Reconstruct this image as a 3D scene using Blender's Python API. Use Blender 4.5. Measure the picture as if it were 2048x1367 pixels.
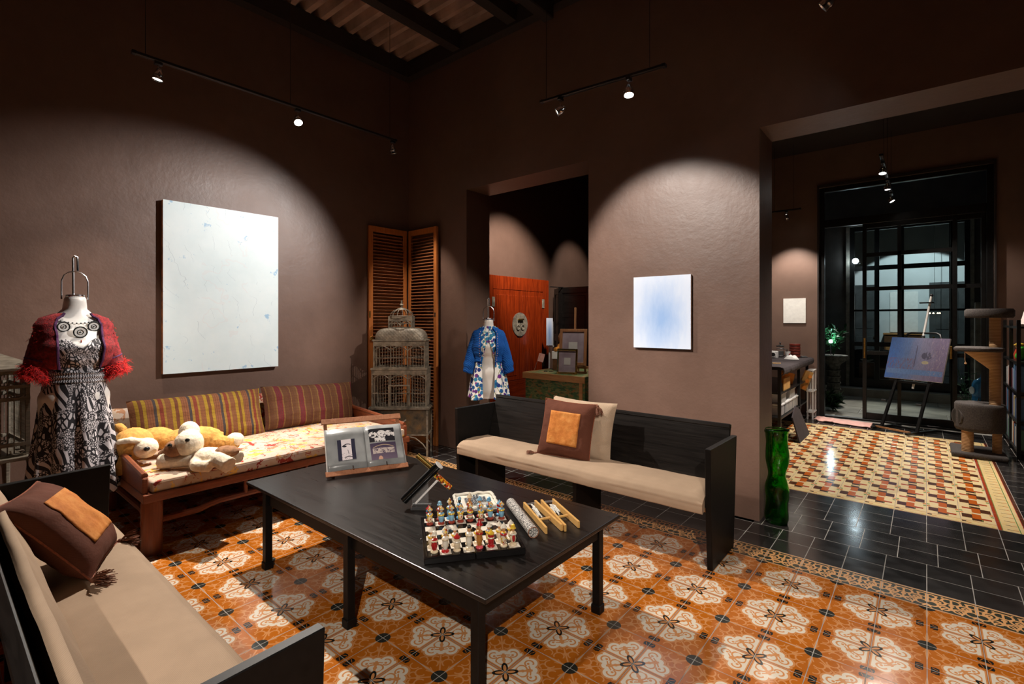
import bpy, bmesh, math, random
from mathutils import Vector, Matrix, Euler, noise as mnoise

for o in list(bpy.data.objects):
    bpy.data.objects.remove(o, do_unlink=True)
scene = bpy.context.scene
COL = scene.collection
R = random.Random(7)
PI = math.pi

# ------------------------------------------------------------------ camera
cam_data = bpy.data.cameras.new('camera')
cam_data.sensor_width = 36.0
cam_data.lens = 990.47 / 2048.0 * 36.0
cam_data.shift_y = -44.0 / 2048.0
cam_data.clip_start = 0.02
cam_data.clip_end = 60
cam = bpy.data.objects.new('camera', cam_data)
COL.objects.link(cam)
cam.location = (1.5956, -3.0244, 1.5215)
cam.rotation_euler = (PI / 2, 0, 2.2668 - PI / 2)
scene.camera = cam

# ------------------------------------------------------------------ world: night, almost black
world = bpy.data.worlds.new('night_sky')
scene.world = world
world.use_nodes = True
bg = world.node_tree.nodes['Background']
bg.inputs[0].default_value = (0.035, 0.045, 0.07, 1)
bg.inputs[1].default_value = 0.12

# ------------------------------------------------------------------ lamps
EXPOSURE = 0.25
def spot(loc, target, power, angle, blend=0.5, radius=0.03, color=(1.0, 0.86, 0.72)):
    d = bpy.data.lights.new('spot_beam', 'SPOT')
    d.energy = power
    d.spot_size = math.radians(angle)
    d.spot_blend = blend
    d.shadow_soft_size = radius
    d.color = color
    o = bpy.data.objects.new('spot_beam', d)
    COL.objects.link(o)
    o.location = loc
    v = Vector(target) - Vector(loc)
    o.rotation_euler = v.to_track_quat('-Z', 'Y').to_euler()
    return o
def glow(loc, power, radius=0.04, color=(1.0, 0.86, 0.72)):
    d = bpy.data.lights.new('lamp_glow', 'POINT')
    d.energy = power
    d.shadow_soft_size = radius
    d.color = color
    o = bpy.data.objects.new('lamp_glow', d)
    COL.objects.link(o)
    o.location = loc
    return o
# lamps outside the frame, with one added desk fill (those in view light from their own heads below)
WARM = (1.0, 0.90, 0.80)
COOL = (1.0, 0.97, 0.94)
spot((2.84, -4.5, 3.4), (0.6, -1.3, 0.0), 540, 50, 0.5, 0.02, WARM)                 # rail behind the photographer
spot((-0.75, -1.55, 3.5), (0.0, 1.04, 1.75), 500, 40, 0.4, 0.03, (1.0, .92, .84))   # rail over the room onto small canvas
# annex behind small doorway
spot((-1.9, 2.4, 3.5), (-3.5, 3.0, 2.1), 380, 62, 0.7, 0.03, WARM)
spot((-1.5, 3.4, 3.4), (-1.9, 2.1, 0.9), 110, 60, 0.6, 0.03, WARM)
spot((-1.9, 4.6, 3.3), (-3.5, 4.9, 2.3), 90, 46, 0.7, 0.03, WARM)
spot((-1.15, 1.55, 3.2), (-1.9, 2.2, 1.0), 85, 46, 0.6, 0.03, WARM)  # unseen fill added to brighten the desk and its frames from the front
# studio side lamp and the lit room across the courtyard
spot((0.3, 4.3, 3.1), (-0.1, 5.4, 0.8), 80, 70, 0.6, 0.03, WARM)
spot((1.5, 10.6, 3.6), (1.35, 12.4, 1.7), 150, 72, 0.12, 0.02, (0.86, 0.97, 1.0))

vs = scene.view_settings
vs.view_transform = 'Standard'
vs.look = 'None'
vs.exposure = EXPOSURE
vs.gamma = 1.0
vs.use_curve_mapping = False

# ------------------------------------------------------------------ mesh builder
class MB:
    def __init__(s):
        s.v = []; s.f = []; s.uv = None
    def _add(s, vs_, fs):
        n = len(s.v)
        s.v.extend([tuple(p) for p in vs_])
        s.f.extend([tuple(i + n for i in f) for f in fs])
        return s
    def box(s, x0, x1, y0, y1, z0, z1):
        vs_ = [(x, y, z) for z in (z0, z1) for y in (y0, y1) for x in (x0, x1)]
        return s._add(vs_, [(0, 2, 3, 1), (4, 5, 7, 6), (0, 1, 5, 4), (2, 6, 7, 3), (0, 4, 6, 2), (1, 3, 7, 5)])
    def obox(s, c, size, rot):
        M = Matrix.Translation(c) @ (rot if isinstance(rot, Matrix) else Euler(rot).to_matrix()).to_4x4()
        a, b, d = size[0] / 2, size[1] / 2, size[2] / 2
        vs_ = [M @ Vector((x, y, z)) for z in (-d, d) for y in (-b, b) for x in (-a, a)]
        return s._add(vs_, [(0, 2, 3, 1), (4, 5, 7, 6), (0, 1, 5, 4), (2, 6, 7, 3), (0, 4, 6, 2), (1, 3, 7, 5)])
    def bar(s, p0, p1, w, h=None, upv=(0, 0, 1)):
        """rectangular bar from p0 to p1"""
        h = h or w
        p0 = Vector(p0); p1 = Vector(p1)
        d = (p1 - p0); L = d.length; d.normalize()
        u = Vector(upv)
        if abs(d.dot(u)) > .98: u = Vector((1, 0, 0))
        sd = d.cross(u).normalized(); u = sd.cross(d)
        return s.obox((p0 + p1) / 2, (L, w, h), Matrix((d, sd, u)).transposed())
    def rings(s, rings, cap=True, closed=True):
        n = len(rings[0]); base = len(s.v)
        for r in rings: s.v.extend([tuple(p) for p in r])
        for i in range(len(rings) - 1):
            for j in range(n if closed else n - 1):
                a = base + i * n + j; b = base + i * n + (j + 1) % n
                s.f.append((a, b, b + n, a + n))
        if cap and closed:
            s.f.append(tuple(base + j for j in reversed(range(n))))
            s.f.append(tuple(base + (len(rings) - 1) * n + j for j in range(n)))
        return s
    def cyl(s, p0, p1, r0, r1=None, n=12, cap=True):
        r1 = r0 if r1 is None else r1
        return s.tube([p0, p1], [r0, r1], n, cap)
    def tube(s, pts, r, n=8, cap=True):
        pts = [Vector(p) for p in pts]
        rr = r if isinstance(r, (list, tuple)) else [r] * len(pts)
        rings = []; prev = None
        for i, p in enumerate(pts):
            a = pts[max(i - 1, 0)]; b = pts[min(i + 1, len(pts) - 1)]
            d = (b - a)
            if d.length < 1e-9: d = Vector((0, 0, 1))
            d.normalize()
            if prev is None:
                u = Vector((0, 0, 1)) if abs(d.z) < .9 else Vector((1, 0, 0))
            else: u = prev
            sd = d.cross(u)
            if sd.length < 1e-6: sd = d.cross(Vector((0, 1, 0)))
            sd.normalize(); u = sd.cross(d); prev = u
            rings.append([p + (sd * math.cos(2 * PI * k / n) + u * math.sin(2 * PI * k / n)) * rr[i] for k in range(n)])
        return s.rings(rings, cap)
    def ring(s, c, R_, r, axis='z', n=24, m=6, rot=None):
        pts = []
        for k in range(n):
            a = 2 * PI * k / n
            p = Vector((math.cos(a) * R_, math.sin(a) * R_, 0))
            if axis == 'x': p = Vector((0, p.x, p.y))
            if axis == 'y': p = Vector((p.x, 0, p.y))
            if rot: p = rot @ p
            pts.append(Vector(c) + p)
        base = len(s.v); C = Vector(c)
        ax = {'x': Vector((1, 0, 0)), 'y': Vector((0, 1, 0)), 'z': Vector((0, 0, 1))}[axis]
        if rot: ax = rot @ ax
        for p in pts:
            d = (p - C).normalized()
            for j in range(m):
                t = 2 * PI * j / m
                s.v.append(tuple(p + (d * math.cos(t) + ax * math.sin(t)) * r))
        for i in range(n):
            for j in range(m):
                a = base + i * m + j; b = base + i * m + (j + 1) % m
                c2 = base + ((i + 1) % n) * m + (j + 1) % m; d2 = base + ((i + 1) % n) * m + j
                s.f.append((a, d2, c2, b))
        return s
    def lathe(s, prof, n=20, o=(0, 0, 0), sx=1, sy=1, cap=True):
        rings = [[(o[0] + r * sx * math.cos(2 * PI * k / n), o[1] + r * sy * math.sin(2 * PI * k / n), o[2] + z) for k in range(n)] for r, z in prof]
        return s.rings(rings, cap)
    def ball(s, c, r, n=14, m=9, rot=None):
        if not isinstance(r, (list, tuple)): r = (r, r, r)
        rings = []
        for i in range(m + 1):
            t = PI * i / m
            st = max(math.sin(t), .02)
            ring = []
            for k in range(n):
                a = 2 * PI * k / n
                p = Vector((r[0] * st * math.cos(a), r[1] * st * math.sin(a), -r[2] * math.cos(t)))
                if rot: p = rot @ p
                ring.append(Vector(c) + p)
            rings.append(ring)
        return s.rings(rings, True)
    def prism(s, poly, fn0, fn1):
        """poly: list of 2d points; fn0/fn1 map a 2d point to 3d for the two sides"""
        n = len(poly); base = len(s.v)
        s.v.extend([tuple(fn0(*p)) for p in poly]); s.v.extend([tuple(fn1(*p)) for p in poly])
        s.f.append(tuple(base + i for i in reversed(range(n)))); s.f.append(tuple(base + n + i for i in range(n)))
        for i in range(n):
            j = (i + 1) % n
            s.f.append((base + i, base + j, base + n + j, base + n + i))
        return s
    def surf(s, fn, nu, nv, closed_u=False):
        base = len(s.v)
        for j in range(nv + 1):
            for i in range(nu + (0 if closed_u else 1)):
                s.v.append(tuple(fn(i / nu, j / nv)))
        w = nu if closed_u else nu + 1
        for j in range(nv):
            for i in range(nu):
                a = base + j * w + i; b = base + j * w + (i + 1) % w
                s.f.append((a, b, b + w, a + w))
        return s
    def mesh(s, name, smooth=False, bevel=0, seg=1, merge=0):
        me = bpy.data.meshes.new(name)
        me.from_pydata(s.v, [], s.f)
        bm = bmesh.new(); bm.from_mesh(me)
        if merge: bmesh.ops.remove_doubles(bm, verts=bm.verts, dist=merge)
        bmesh.ops.recalc_face_normals(bm, faces=bm.faces)
        if bevel:
            bmesh.ops.bevel(bm, geom=[e for e in bm.edges if len(e.link_faces) == 2 and e.calc_face_angle(0) > .5], offset=bevel, segments=seg, profile=.6, affect='EDGES', clamp_overlap=True)
        if smooth:
            for f in bm.faces: f.smooth = True
            for e in bm.edges:
                e.smooth = not (len(e.link_faces) == 2 and e.calc_face_angle(0) > (smooth if smooth is not True else .7))
        bm.to_mesh(me); bm.free()
        return me
    def make(s, name, mat, parent=None, smooth=False, bevel=0, seg=1, merge=0, **props):
        me = s.mesh(name, smooth, bevel, seg, merge)
        return link(name, me, mat, parent, **props)

def link(name, me, mat, parent=None, **props):
    if mat is not None and not me.materials:
        me.materials.append(MATS[mat] if isinstance(mat, str) else mat)
    o = bpy.data.objects.new(name, me)
    COL.objects.link(o)
    if parent: o.parent = parent
    for k, v in props.items(): o[k] = v
    return o
def thing(name, label, cat, loc=(0, 0, 0), rz=0, group=None, rot=None):
    o = bpy.data.objects.new(name, None)
    o.empty_display_size = .05
    COL.objects.link(o)
    o.location = loc
    o.rotation_euler = rot if rot else (0, 0, rz)
    o['label'] = label; o['category'] = cat
    if group: o['group'] = group
    return o
def tag(o, label, cat, group=None):
    o['label'] = label; o['category'] = cat
    if group: o['group'] = group
    return o
def struct(name, mb, mat, parent=None, **kw):
    o = mb.make(name, mat, parent, **kw)
    if not parent: o['kind'] = 'structure'
    return o
def dup(root, parent=None):
    c = root.copy(); COL.objects.link(c)
    if parent: c.parent = parent
    for ch in list(root.children): dup(ch, c)
    return c
def lerp(a, b, t): return a + (b - a) * t
def nz(x, y=0, z=0, s=1): return mnoise.noise(Vector((x * s, y * s, z * s)))
ORD = ['first', 'second', 'third', 'fourth', 'fifth', 'sixth', 'seventh', 'eighth', 'ninth', 'tenth', 'eleventh', 'twelfth', 'thirteenth', 'fourteenth', 'fifteenth', 'sixteenth']

# ------------------------------------------------------------------ node expressions
MATS = {}
class S:
    def __init__(s, nt, sock): s.nt = nt; s.k = sock
    def _m(s, op, *a, clamp=False):
        n = s.nt.nodes.new('ShaderNodeMath'); n.operation = op; n.use_clamp = clamp
        for i, q in enumerate((s,) + a):
            if isinstance(q, S): s.nt.links.new(q.k, n.inputs[i])
            else: n.inputs[i].default_value = float(q)
        return S(s.nt, n.outputs[0])
    def __add__(s, o): return s._m('ADD', o)
    __radd__ = __add__
    def __sub__(s, o): return s._m('SUBTRACT', o)
    def __rsub__(s, o): return s._m('MULTIPLY', -1)._m('ADD', o)
    def __mul__(s, o): return s._m('MULTIPLY', o)
    __rmul__ = __mul__
    def __truediv__(s, o): return s._m('DIVIDE', o)
    def lt(s, o): return s._m('LESS_THAN', o)
    def gt(s, o): return s._m('GREATER_THAN', o)
    def abs(s): return s._m('ABSOLUTE')
    def mn(s, o): return s._m('MINIMUM', o)
    def mx(s, o): return s._m('MAXIMUM', o)
    def fr(s): return s._m('FRACT')
    def sin(s): return s._m('SINE')
    def sqrt(s): return s._m('SQRT')
    def fl(s): return s._m('FLOOR')
    def mod(s, o): return s._m('FLOORED_MODULO', o)
    def clamp(s): return s._m('ADD', 0, clamp=True)
def length2(x, y): return (x * x + y * y).sqrt()
def disc(x, y, cx, cy, r): return length2(x - cx, y - cy).lt(r)
def ringm(x, y, cx, cy, r, w): return (length2(x - cx, y - cy) - r).abs().lt(w)
def rect(x, y, x0, x1, y0, y1): return ((x - (x0 + x1) / 2).abs().lt((x1 - x0) / 2)) * ((y - (y0 + y1) / 2).abs().lt((y1 - y0) / 2))
class M:
    """one procedural material"""
    def __init__(s, name, rough=.5, metal=0, spec=.5, **kw):
        s.m = bpy.data.materials.new(name); MATS[name] = s.m
        s.m.use_nodes = True
        s.nt = s.m.node_tree; s.N = s.nt.nodes; s.L = s.nt.links
        s.b = s.N['Principled BSDF']
        s.b.inputs['Roughness'].default_value = rough
        s.b.inputs['Metallic'].default_value = metal
        s.b.inputs['Specular IOR Level'].default_value = spec
        for k, v in kw.items(): s.b.inputs[k].default_value = v
        s._tc = None
    def tc(s, out='Object'):
        if s._tc is None: s._tc = s.N.new('ShaderNodeTexCoord')
        return s._tc.outputs[out]
    def xyz(s, out='Object', vec=None):
        n = s.N.new('ShaderNodeSeparateXYZ'); s.L.new(vec or s.tc(out), n.inputs[0])
        return [S(s.nt, k) for k in n.outputs]
    def mapping(s, scale=(1, 1, 1), loc=(0, 0, 0), rot=(0, 0, 0), out='Object'):
        n = s.N.new('ShaderNodeMapping'); s.L.new(s.tc(out), n.inputs[0])
        n.inputs['Scale'].default_value = scale; n.inputs['Location'].default_value = loc; n.inputs['Rotation'].default_value = rot
        return n.outputs[0]
    def noise(s, scale=5, detail=3, rough=.55, vec=None, dist=0, col=False):
        n = s.N.new('ShaderNodeTexNoise'); s.L.new(vec or s.tc(), n.inputs['Vector'])
        n.inputs['Scale'].default_value = scale; n.inputs['Detail'].default_value = detail
        n.inputs['Roughness'].default_value = rough; n.inputs['Distortion'].default_value = dist
        return S(s.nt, n.outputs[1 if col else 0])
    def voro(s, scale=5, vec=None, feature='F1', out=0, rnd=1):
        n = s.N.new('ShaderNodeTexVoronoi'); n.feature = feature; s.L.new(vec or s.tc(), n.inputs['Vector'])
        n.inputs['Scale'].default_value = scale; n.inputs['Randomness'].default_value = rnd
        return S(s.nt, n.outputs[out])
    def wave(s, scale=5, dist=2, vec=None, direction='X', detail=2, dscale=1):
        n = s.N.new('ShaderNodeTexWave'); n.bands_direction = direction; s.L.new(vec or s.tc(), n.inputs['Vector'])
        n.inputs['Scale'].default_value = scale; n.inputs['Distortion'].default_value = dist
        n.inputs['Detail'].default_value = detail; n.inputs['Detail Scale'].default_value = dscale
        return S(s.nt, n.outputs[1])
    def rnd(s):
        n = s.N.new('ShaderNodeObjectInfo'); return S(s.nt, n.outputs['Random'])
    def rgb(s, c):
        n = s.N.new('ShaderNodeRGB'); n.outputs[0].default_value = (*c, 1); return S(s.nt, n.outputs[0])
    def mix(s, fac, a, b, mode='MIX'):
        n = s.N.new('ShaderNodeMix'); n.data_type = 'RGBA'; n.blend_type = mode
        for q, i in ((fac, 0), (a, 6), (b, 7)):
            if isinstance(q, S): s.L.new(q.k, n.inputs[i])
            elif i == 0: n.inputs[0].default_value = q
            else: n.inputs[i].default_value = (*q, 1)
        return S(s.nt, n.outputs[2])
    def ramp(s, fac, stops, const=False):
        n = s.N.new('ShaderNodeValToRGB'); s.L.new(fac.k, n.inputs[0])
        cr = n.color_ramp
        if const: cr.interpolation = 'CONSTANT'
        while len(cr.elements) > 1: cr.elements.remove(cr.elements[-1])
        cr.elements[0].position = stops[0][0]; cr.elements[0].color = (*stops[0][1], 1)
        for p, c in stops[1:]:
            e = cr.elements.new(p); e.color = (*c, 1)
        return S(s.nt, n.outputs[0])
    def col(s, c):
        if isinstance(c, S): s.L.new(c.k, s.b.inputs['Base Color'])
        else: s.b.inputs['Base Color'].default_value = (*c, 1)
        return s
    def rough(s, r): s.L.new(r.k, s.b.inputs['Roughness']); return s
    def bump(s, h, strength=.2, dist=.01):
        n = s.N.new('ShaderNodeBump'); n.inputs['Strength'].default_value = strength; n.inputs['Distance'].default_value = dist
        s.L.new(h.k, n.inputs['Height']); s.L.new(n.outputs[0], s.b.inputs['Normal']); return s
    def alpha(s, a): s.L.new(a.k, s.b.inputs['Alpha']); return s
def plain(name, c, rough=.5, var=.12, scale=14, bump=0, bscale=60, metal=0, spec=.5, **kw):
    m = M(name, rough, metal, spec, **kw)
    n = m.noise(scale, 3)
    lo = tuple(x * (1 - var * 1.6) for x in c); hi = tuple(min(1, x * (1 + var * 1.6)) for x in c)
    m.col(m.ramp(n, [(.25, lo), (.75, hi)]))
    if bump: m.bump(m.noise(bscale, 3), bump, .004)
    return m
def wood(name, c1, c2, rough=.4, axis=0, scale=1.0, bump=.05, coat=0):
    m = M(name, rough)
    sc = [18 * scale] * 3; sc[axis] = 1.6 * scale
    v = m.mapping(tuple(sc))
    n = m.noise(2.2, 5, .65, v, 1.2)
    m.col(m.ramp(n, [(.28, c1), (.5, tuple((a + b) / 2 for a, b in zip(c1, c2))), (.72, c2)]))
    if bump: m.bump(n, bump * 4, .001)
    if coat: m.b.inputs['Coat Weight'].default_value = coat
    return m

# ------------------------------------------------------------------ materials: surfaces
m = M('wall_paint', .42, 0, .45)
a = m.noise(1.3, 5, .6); c2 = m.noise(9, 4)
m.col(m.ramp(a * .7 + c2 * .3, [(.3, (.106, .060, .043)), (.7, (.150, .086, .062))]))
m.rough(a * .30 + .30)
m.bump(m.noise(2.2, 6, .62) * 1.0 + m.noise(34, 3) * .12, .35, .02)
plain('low_bounce_paint', (.03, .02, .016), .6, .1, 6)  # dark colour given to the unseen walls so they bounce less light
plain('reveal_paint', (.10, .068, .055), .45, .1, 6, .1, 30)
plain('studio_paint', (.17, .105, .08), .5, .08, 3, .15, 20)
plain('ceiling_dark', (.022, .016, .014), .8, .1, 4)
plain('corrugated_sheet', (.42, .29, .23), .6, .25, 3)
plain('grout', (.34, .31, .27), .8, .15, 30)
plain('dark_grout', (.34, .32, .29), .7, .25, 12)
plain('court_paint', (.055, .05, .045), .6, .2, 4, .1, 30)
plain('far_room_paint', (.62, .66, .66), .6, .05, 3)
plain('court_stone', (.40, .37, .31), .35, .3, 2.5, .1, 12)

ORANGE = (.56, .150, .012); PEACH = (.62, .27, .095); CREAM = (.74, .66, .54); INK = (.016, .016, .013)
m = M('encaustic_tile', .22, 0, .5)
x, y, _ = m.xyz('UV')
a = x.mx(y); b = x.mn(y)
u = 1 - a; v = 1 - b                    # measured from the flower corner, u <= v
p = (u + v) * .7071; q = (v - u) * .7071
on = m.noise(3, 2)
col = m.mix(on, (.40, .105, .008), (.52, .15, .014))
# field scrolls round the black disc
arc = ringm(a, b, .40, .17, .115, .017) * ((a - .40) * .5 + (b - .17)).gt(-.06)
arc2 = ringm(a, b, .66, .12, .10, .015) * (b - .10).gt(0)
stem = ((a - b).lt(.026)) * ((a + b).lt(.98))
fleur = ringm(a, b, .48, .33, .075, .018) * (a - .46).gt(0)
bud = disc(a, b, .33, .31, .045)
edge_f = b.lt(.014 + a * .06 - (a - .38).mx(0) * .17)
side = ((b - (a - .2) * .42).abs().lt(.012)) * a.lt(.36)
pe = arc.mx(arc2).mx(stem).mx(edge_f).mx(fleur).mx(bud).mx(side)
col = m.mix(pe, col, PEACH)
# white lobed figure with peach outline
def lob(g):
    d1 = disc(u, v, .255, .575, .150 + g)
    d2 = disc(u, v, .425, .425, .105 + g)
    bx = (v.lt(.64 + g + u * .6)) * ((u + v).lt(.80 + g * 1.4))
    return (d1.mx(d2).mx(bx)) * u.gt(.048 - g * .6)
col = m.mix(lob(.045), col, PEACH)
w = lob(0)
scr = ringm(u, v, .235, .545, .095, .019) * ((v - .545) * .8 - (u - .235)).gt(-.075)
tail = ringm(u, v, .215, .30, .115, .020) * (v - u).gt(.05) * u.gt(.10)
knob = disc(u, v, .37, .37, .06).mx(disc(u, v, .225, .52, .032)).mx(disc(u, v, .27, .27, .045))
stm = q.lt(.030) * p.lt(.60)
gap = ((v - .46 + (u - .3) * .7).abs().lt(.020)) * u.gt(.27)
wh = w * (1 - scr.mx(tail).mx(knob).mx(stm).mx(gap))
col = m.mix(wh, col, CREAM)
# small dark blocks near the other two corners
blk = (u.lt(.140 - (v - .865).abs() * .3)) * ((v - .865).abs().lt(.072))
blk_l = ((u - .07 - (v - .865) * .5).abs().lt(.009)) * ((v - .865).abs().lt(.05))
col = m.mix(blk * (1 - blk_l), col, INK)
# dark petals and disc
ell = (((p - .150) / .140) * ((p - .150) / .140) + (q / .072) * (q / .072)).lt(1)
ell2 = (((p - .125) / .098) * ((p - .125) / .098) + (q / .034) * (q / .034)).lt(1)
col = m.mix(ell * (1 - ell2), col, INK)
col = m.mix(ell2, col, PEACH)
col = m.mix(disc(a, b, 0, 0, .178), col, (.03, .03, .024))
var = m.rnd()
col = m.mix(.9, col, m.ramp(var, [(0, (.86, .86, .86)), (1, (1, 1, 1))]), 'MULTIPLY')
m.col(col)
m.rough(m.noise(20, 3, vec=m.mapping((1, 1, 1))) * .10 + .07)

m = M('border_tile', .22)
x, y, _ = m.xyz('UV')
xx = (x - .5).abs()
k = rect(x, y, -1, 2, .93, .985).mx(rect(x, y, -1, 2, .0, .03))
k = k.mx(ringm(xx, y, .25, .52, .13, .028)).mx(ringm(xx, y, .27, .50, .05, .025)).mx(ringm(xx, y, .40, .30, .13, .026))
k = k.mx(ringm(xx, y, .06, .70, .13, .028)).mx(ringm(xx, y, .42, .74, .11, .026)).mx(disc(xx, y, .0, .47, .06))
k = k.mx(rect(xx, y, -1, .025, .2, .85)).mx(ringm(xx, y, .14, .24, .10, .026)).mx(rect(xx, y, .46, .6, .35, .8)).mx(ringm(xx, y, .0, .1, .2, .02))
k = k.mx(ringm(xx, y, .5, .05, .09, .022)).mx(disc(xx, y, .30, .82, .035)).mx(disc(xx, y, .18, .86, .03))
k = k * (1 - rect(x, y, -1, 2, .03, .07))
m.col(m.mix(k, (.030, .034, .020), (.74, .38, .15)))

m = M('black_tile', .12, 0, .6)
n = m.noise(6, 5, .6); r_ = m.rnd()
m.col(m.ramp(n * .7 + r_ * .3, [(.3, (.010, .009, .009)), (.7, (.030, .027, .026))]))
m.rough(m.noise(9, 4) * .16 + .07)
m.bump(m.noise(5, 3), .004, .004)

m = M('block_tile', .14, 0, .5)
x, y, _ = m.xyz('UV')
n = m.noise(20, 4, .6, m.mapping((1, 3, 1)), 1.0)
col = m.ramp(n, [(.35, (.80, .66, .40)), (.62, (.82, .62, .30)), (.72, (.78, .48, .13))])
BR = (.085, .030, .014); OR = (.50, .11, .012); RD = (.36, .05, .016); GR = (.16, .28, .08)
for (x0, x1, y0, y1, c) in [(.06, .37, .32, .80, BR), (.34, .66, .08, .32, BR), (.36, .62, .32, .92, OR), (.62, .90, .30, .48, RD), (.90, 1.0, .78, .92, GR), (.62, .64, .06, .32, GR), (.0, .12, .86, .98, OR), (.36, .375, .02, .1, GR)]:
    col = m.mix(rect(x, y, x0, x1, y0, y1), col, c)
col = m.mix(x.lt(.012), col, (.45, .12, .03))
m.col(col)
m = M('block_border_tile', .14, 0, .5)
x, y, _ = m.xyz('UV')
n = m.noise(20, 4, .6, m.mapping((1, 3, 1)), 1.0)
col = m.ramp(n, [(.35, (.80, .64, .36)), (.60, (.80, .58, .24)), (.72, (.76, .46, .10))])
for (x0, x1, y0, y1, c) in [(-1, 2, .0, .10, (.30, .07, .03)), (-1, 2, .20, .24, GR), (-1, 2, .90, .95, (.42, .08, .03)), (.03, .16, .5, .78, BR), (.16, .3, .42, .52, OR)]:
    col = m.mix(rect(x, y, x0, x1, y0, y1), col, c)
m.col(col)
m = M('side_border_tile', .14, 0, .5)
x, y, _ = m.xyz('UV')
n = m.noise(20, 4, .6, m.mapping((1, 3, 1)), 1.0)
col = m.ramp(n, [(.35, (.80, .64, .36)), (.60, (.80, .58, .24)), (.72, (.76, .46, .10))])
yy = (y * 2).fr()
for (x0, x1, y0, y1, c) in [(.0, .13, -1, 2, (.36, .05, .018)), (.13, .16, -1, 2, GR), (.30, .50, .45, .53, BR), (.50, .66, .45, .55, OR), (.68, .71, -1, 2, (.08, .22, .06)), (.86, 1.2, -1, 2, (.10, .03, .014)), (.84, .86, -1, 2, (.5, .06, .04))]:
    col = m.mix(rect(x, yy, x0, x1, y0, y1), col, c)
m.col(col)

# ------------------------------------------------------------------ materials: things
m = M('black_wood', .32, 0, .42)
v = m.mapping((1.2, 22, 22)); n = m.noise(2.5, 5, .65, v, .8)
m.col(m.ramp(n, [(.3, (.005, .0042, .0038)), (.7, (.015, .012, .0105))]))
m.rough(n * .16 + .22); m.bump(n, .05, .001)
plain('black_wood_matte', (.0045, .0036, .0032), .5, .3, 30, spec=.2)
plain('black_metal', (.012, .012, .012), .35, .2, 20, metal=.4)
plain('rail_metal', (.016, .017, .02), .3, .1, 20, metal=.3)
plain('chrome', (.75, .76, .78), .15, .03, 20, metal=1)
plain('steel_tube', (.55, .55, .56), .25, .06, 20, metal=1)
plain('canvas_linen', (.86, .86, .82), .7, .05, 20, .1, 120)
wood('red_wood', (.085, .008, .002), (.27, .032, .005), .24, 2, .7, .04, .3)
wood('red_wood_h', (.07, .007, .002), (.22, .026, .004), .24, 1, .7, .04, .3)
wood('daybed_wood', (.13, .032, .012), (.27, .075, .028), .38, 1, 1, .04)
wood('daybed_leg_wood', (.16, .038, .012), (.28, .08, .026), .42, 2, 1, .05)
wood('louvre_wood', (.30, .085, .018), (.48, .16, .035), .42, 2, 1, .03)
wood('slat_wood', (.13, .04, .013), (.26, .085, .022), .5, 1, 1, .03)
wood('stand_wood', (.36, .13, .06), (.55, .25, .13), .45, 1, 1, .03)
wood('toy_wood', (.62, .33, .09), (.80, .48, .16), .38, 0, 2, .02)
wood('easel_wood', (.20, .08, .03), (.36, .17, .07), .5, 2, 1.4, .03)
wood('desk_trim', (.34, .14, .04), (.52, .26, .09), .5, 0, 1, .05)
m = M('strand_board', .55)
v = m.mapping((1, 1, 1)); vo = m.voro(26, vec=m.mapping((1.0, 1, 2.6), rot=(0, .6, .4)), out=1)
mx_ = m.N.new('ShaderNodeSeparateColor'); m.L.new(vo.k, mx_.inputs[0]); f = S(m.nt, mx_.outputs[0])
c = m.ramp(f, [(0, (.035, .07, .018)), (.3, (.06, .14, .05)), (.55, (.14, .17, .04)), (.75, (.24, .22, .08)), (.93, (.30, .13, .03))])
m.col(m.mix(m.noise(60, 3), c, m.mix(.5, c, (.02, .05, .02))))
m.bump(f, .3, .003)
m = M('aged_iron', .55, .3)
n = m.noise(14, 5, .65); m.col(m.ramp(n, [(.3, (.075, .062, .047)), (.55, (.27, .23, .175)), (.75, (.40, .345, .265))]))
m = M('embossed_iron', .5, .3)
n = m.noise(14, 5, .65); x, y, z = m.xyz()
d = ((x * 26 + z * 26).fr() - .5).abs().mn(((x * 26 - z * 26).fr() - .5).abs())
m.col(m.ramp(n, [(.3, (.13, .11, .085)), (.6, (.30, .255, .195)), (.75, (.42, .365, .28))])); m.bump(d * 2 + n * .6, .5, .004)
m = M('rust_panel', .6, .5)
n = m.noise(9, 5, .7); m.col(m.ramp(n, [(.32, (.05, .045, .036)), (.5, (.14, .105, .065)), (.62, (.20, .12, .05)), (.75, (.22, .20, .15))])); m.bump(n, .4, .006)
m = M('grey_wood', .75)
n = m.noise(3, 5, .7, m.mapping((30, 4, 30))); m.col(m.ramp(n, [(.3, (.10, .08, .055)), (.7, (.30, .255, .19))])); m.bump(n, .3, .002)

def fabric(name, c, var=.12, weave=420, rough=.85, fold=6, fs=.3):
    m = M(name, rough, 0, .25)
    n = m.noise(7, 4); w = m.wave(weave / 6.28, 1.5, direction='DIAGONAL')
    lo = tuple(k * (1 - var) for k in c); hi = tuple(min(1, k * (1 + var)) for k in c)
    m.col(m.ramp(n * .7 + w * .3, [(.3, lo), (.7, hi)]))
    m.bump(m.noise(fold, 4, .6) * 1.0 + w * .03, fs, .02)
    return m
fabric('beige_cloth', (.42, .30, .205), .10, 500, .88, 5, .25)
fabric('pillow_cloth', (.50, .37, .26), .10, 500, .88, 7, .45)
fabric('brown_cloth', (.125, .042, .024), .22, 700, .9, 9, .4)
m = fabric('orange_suede', (.60, .21, .04), .18, 30, .8, 12, .4)
n = m.noise(9, 6, .75); m.col(m.ramp(n, [(.28, (.42, .11, .016)), (.5, (.62, .22, .045)), (.75, (.76, .36, .10))]))
plain('tassel_thread', (.20, .075, .04), .8, .4, 90)
plain('cord_thread', (.26, .07, .03), .8, .3, 90)
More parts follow.
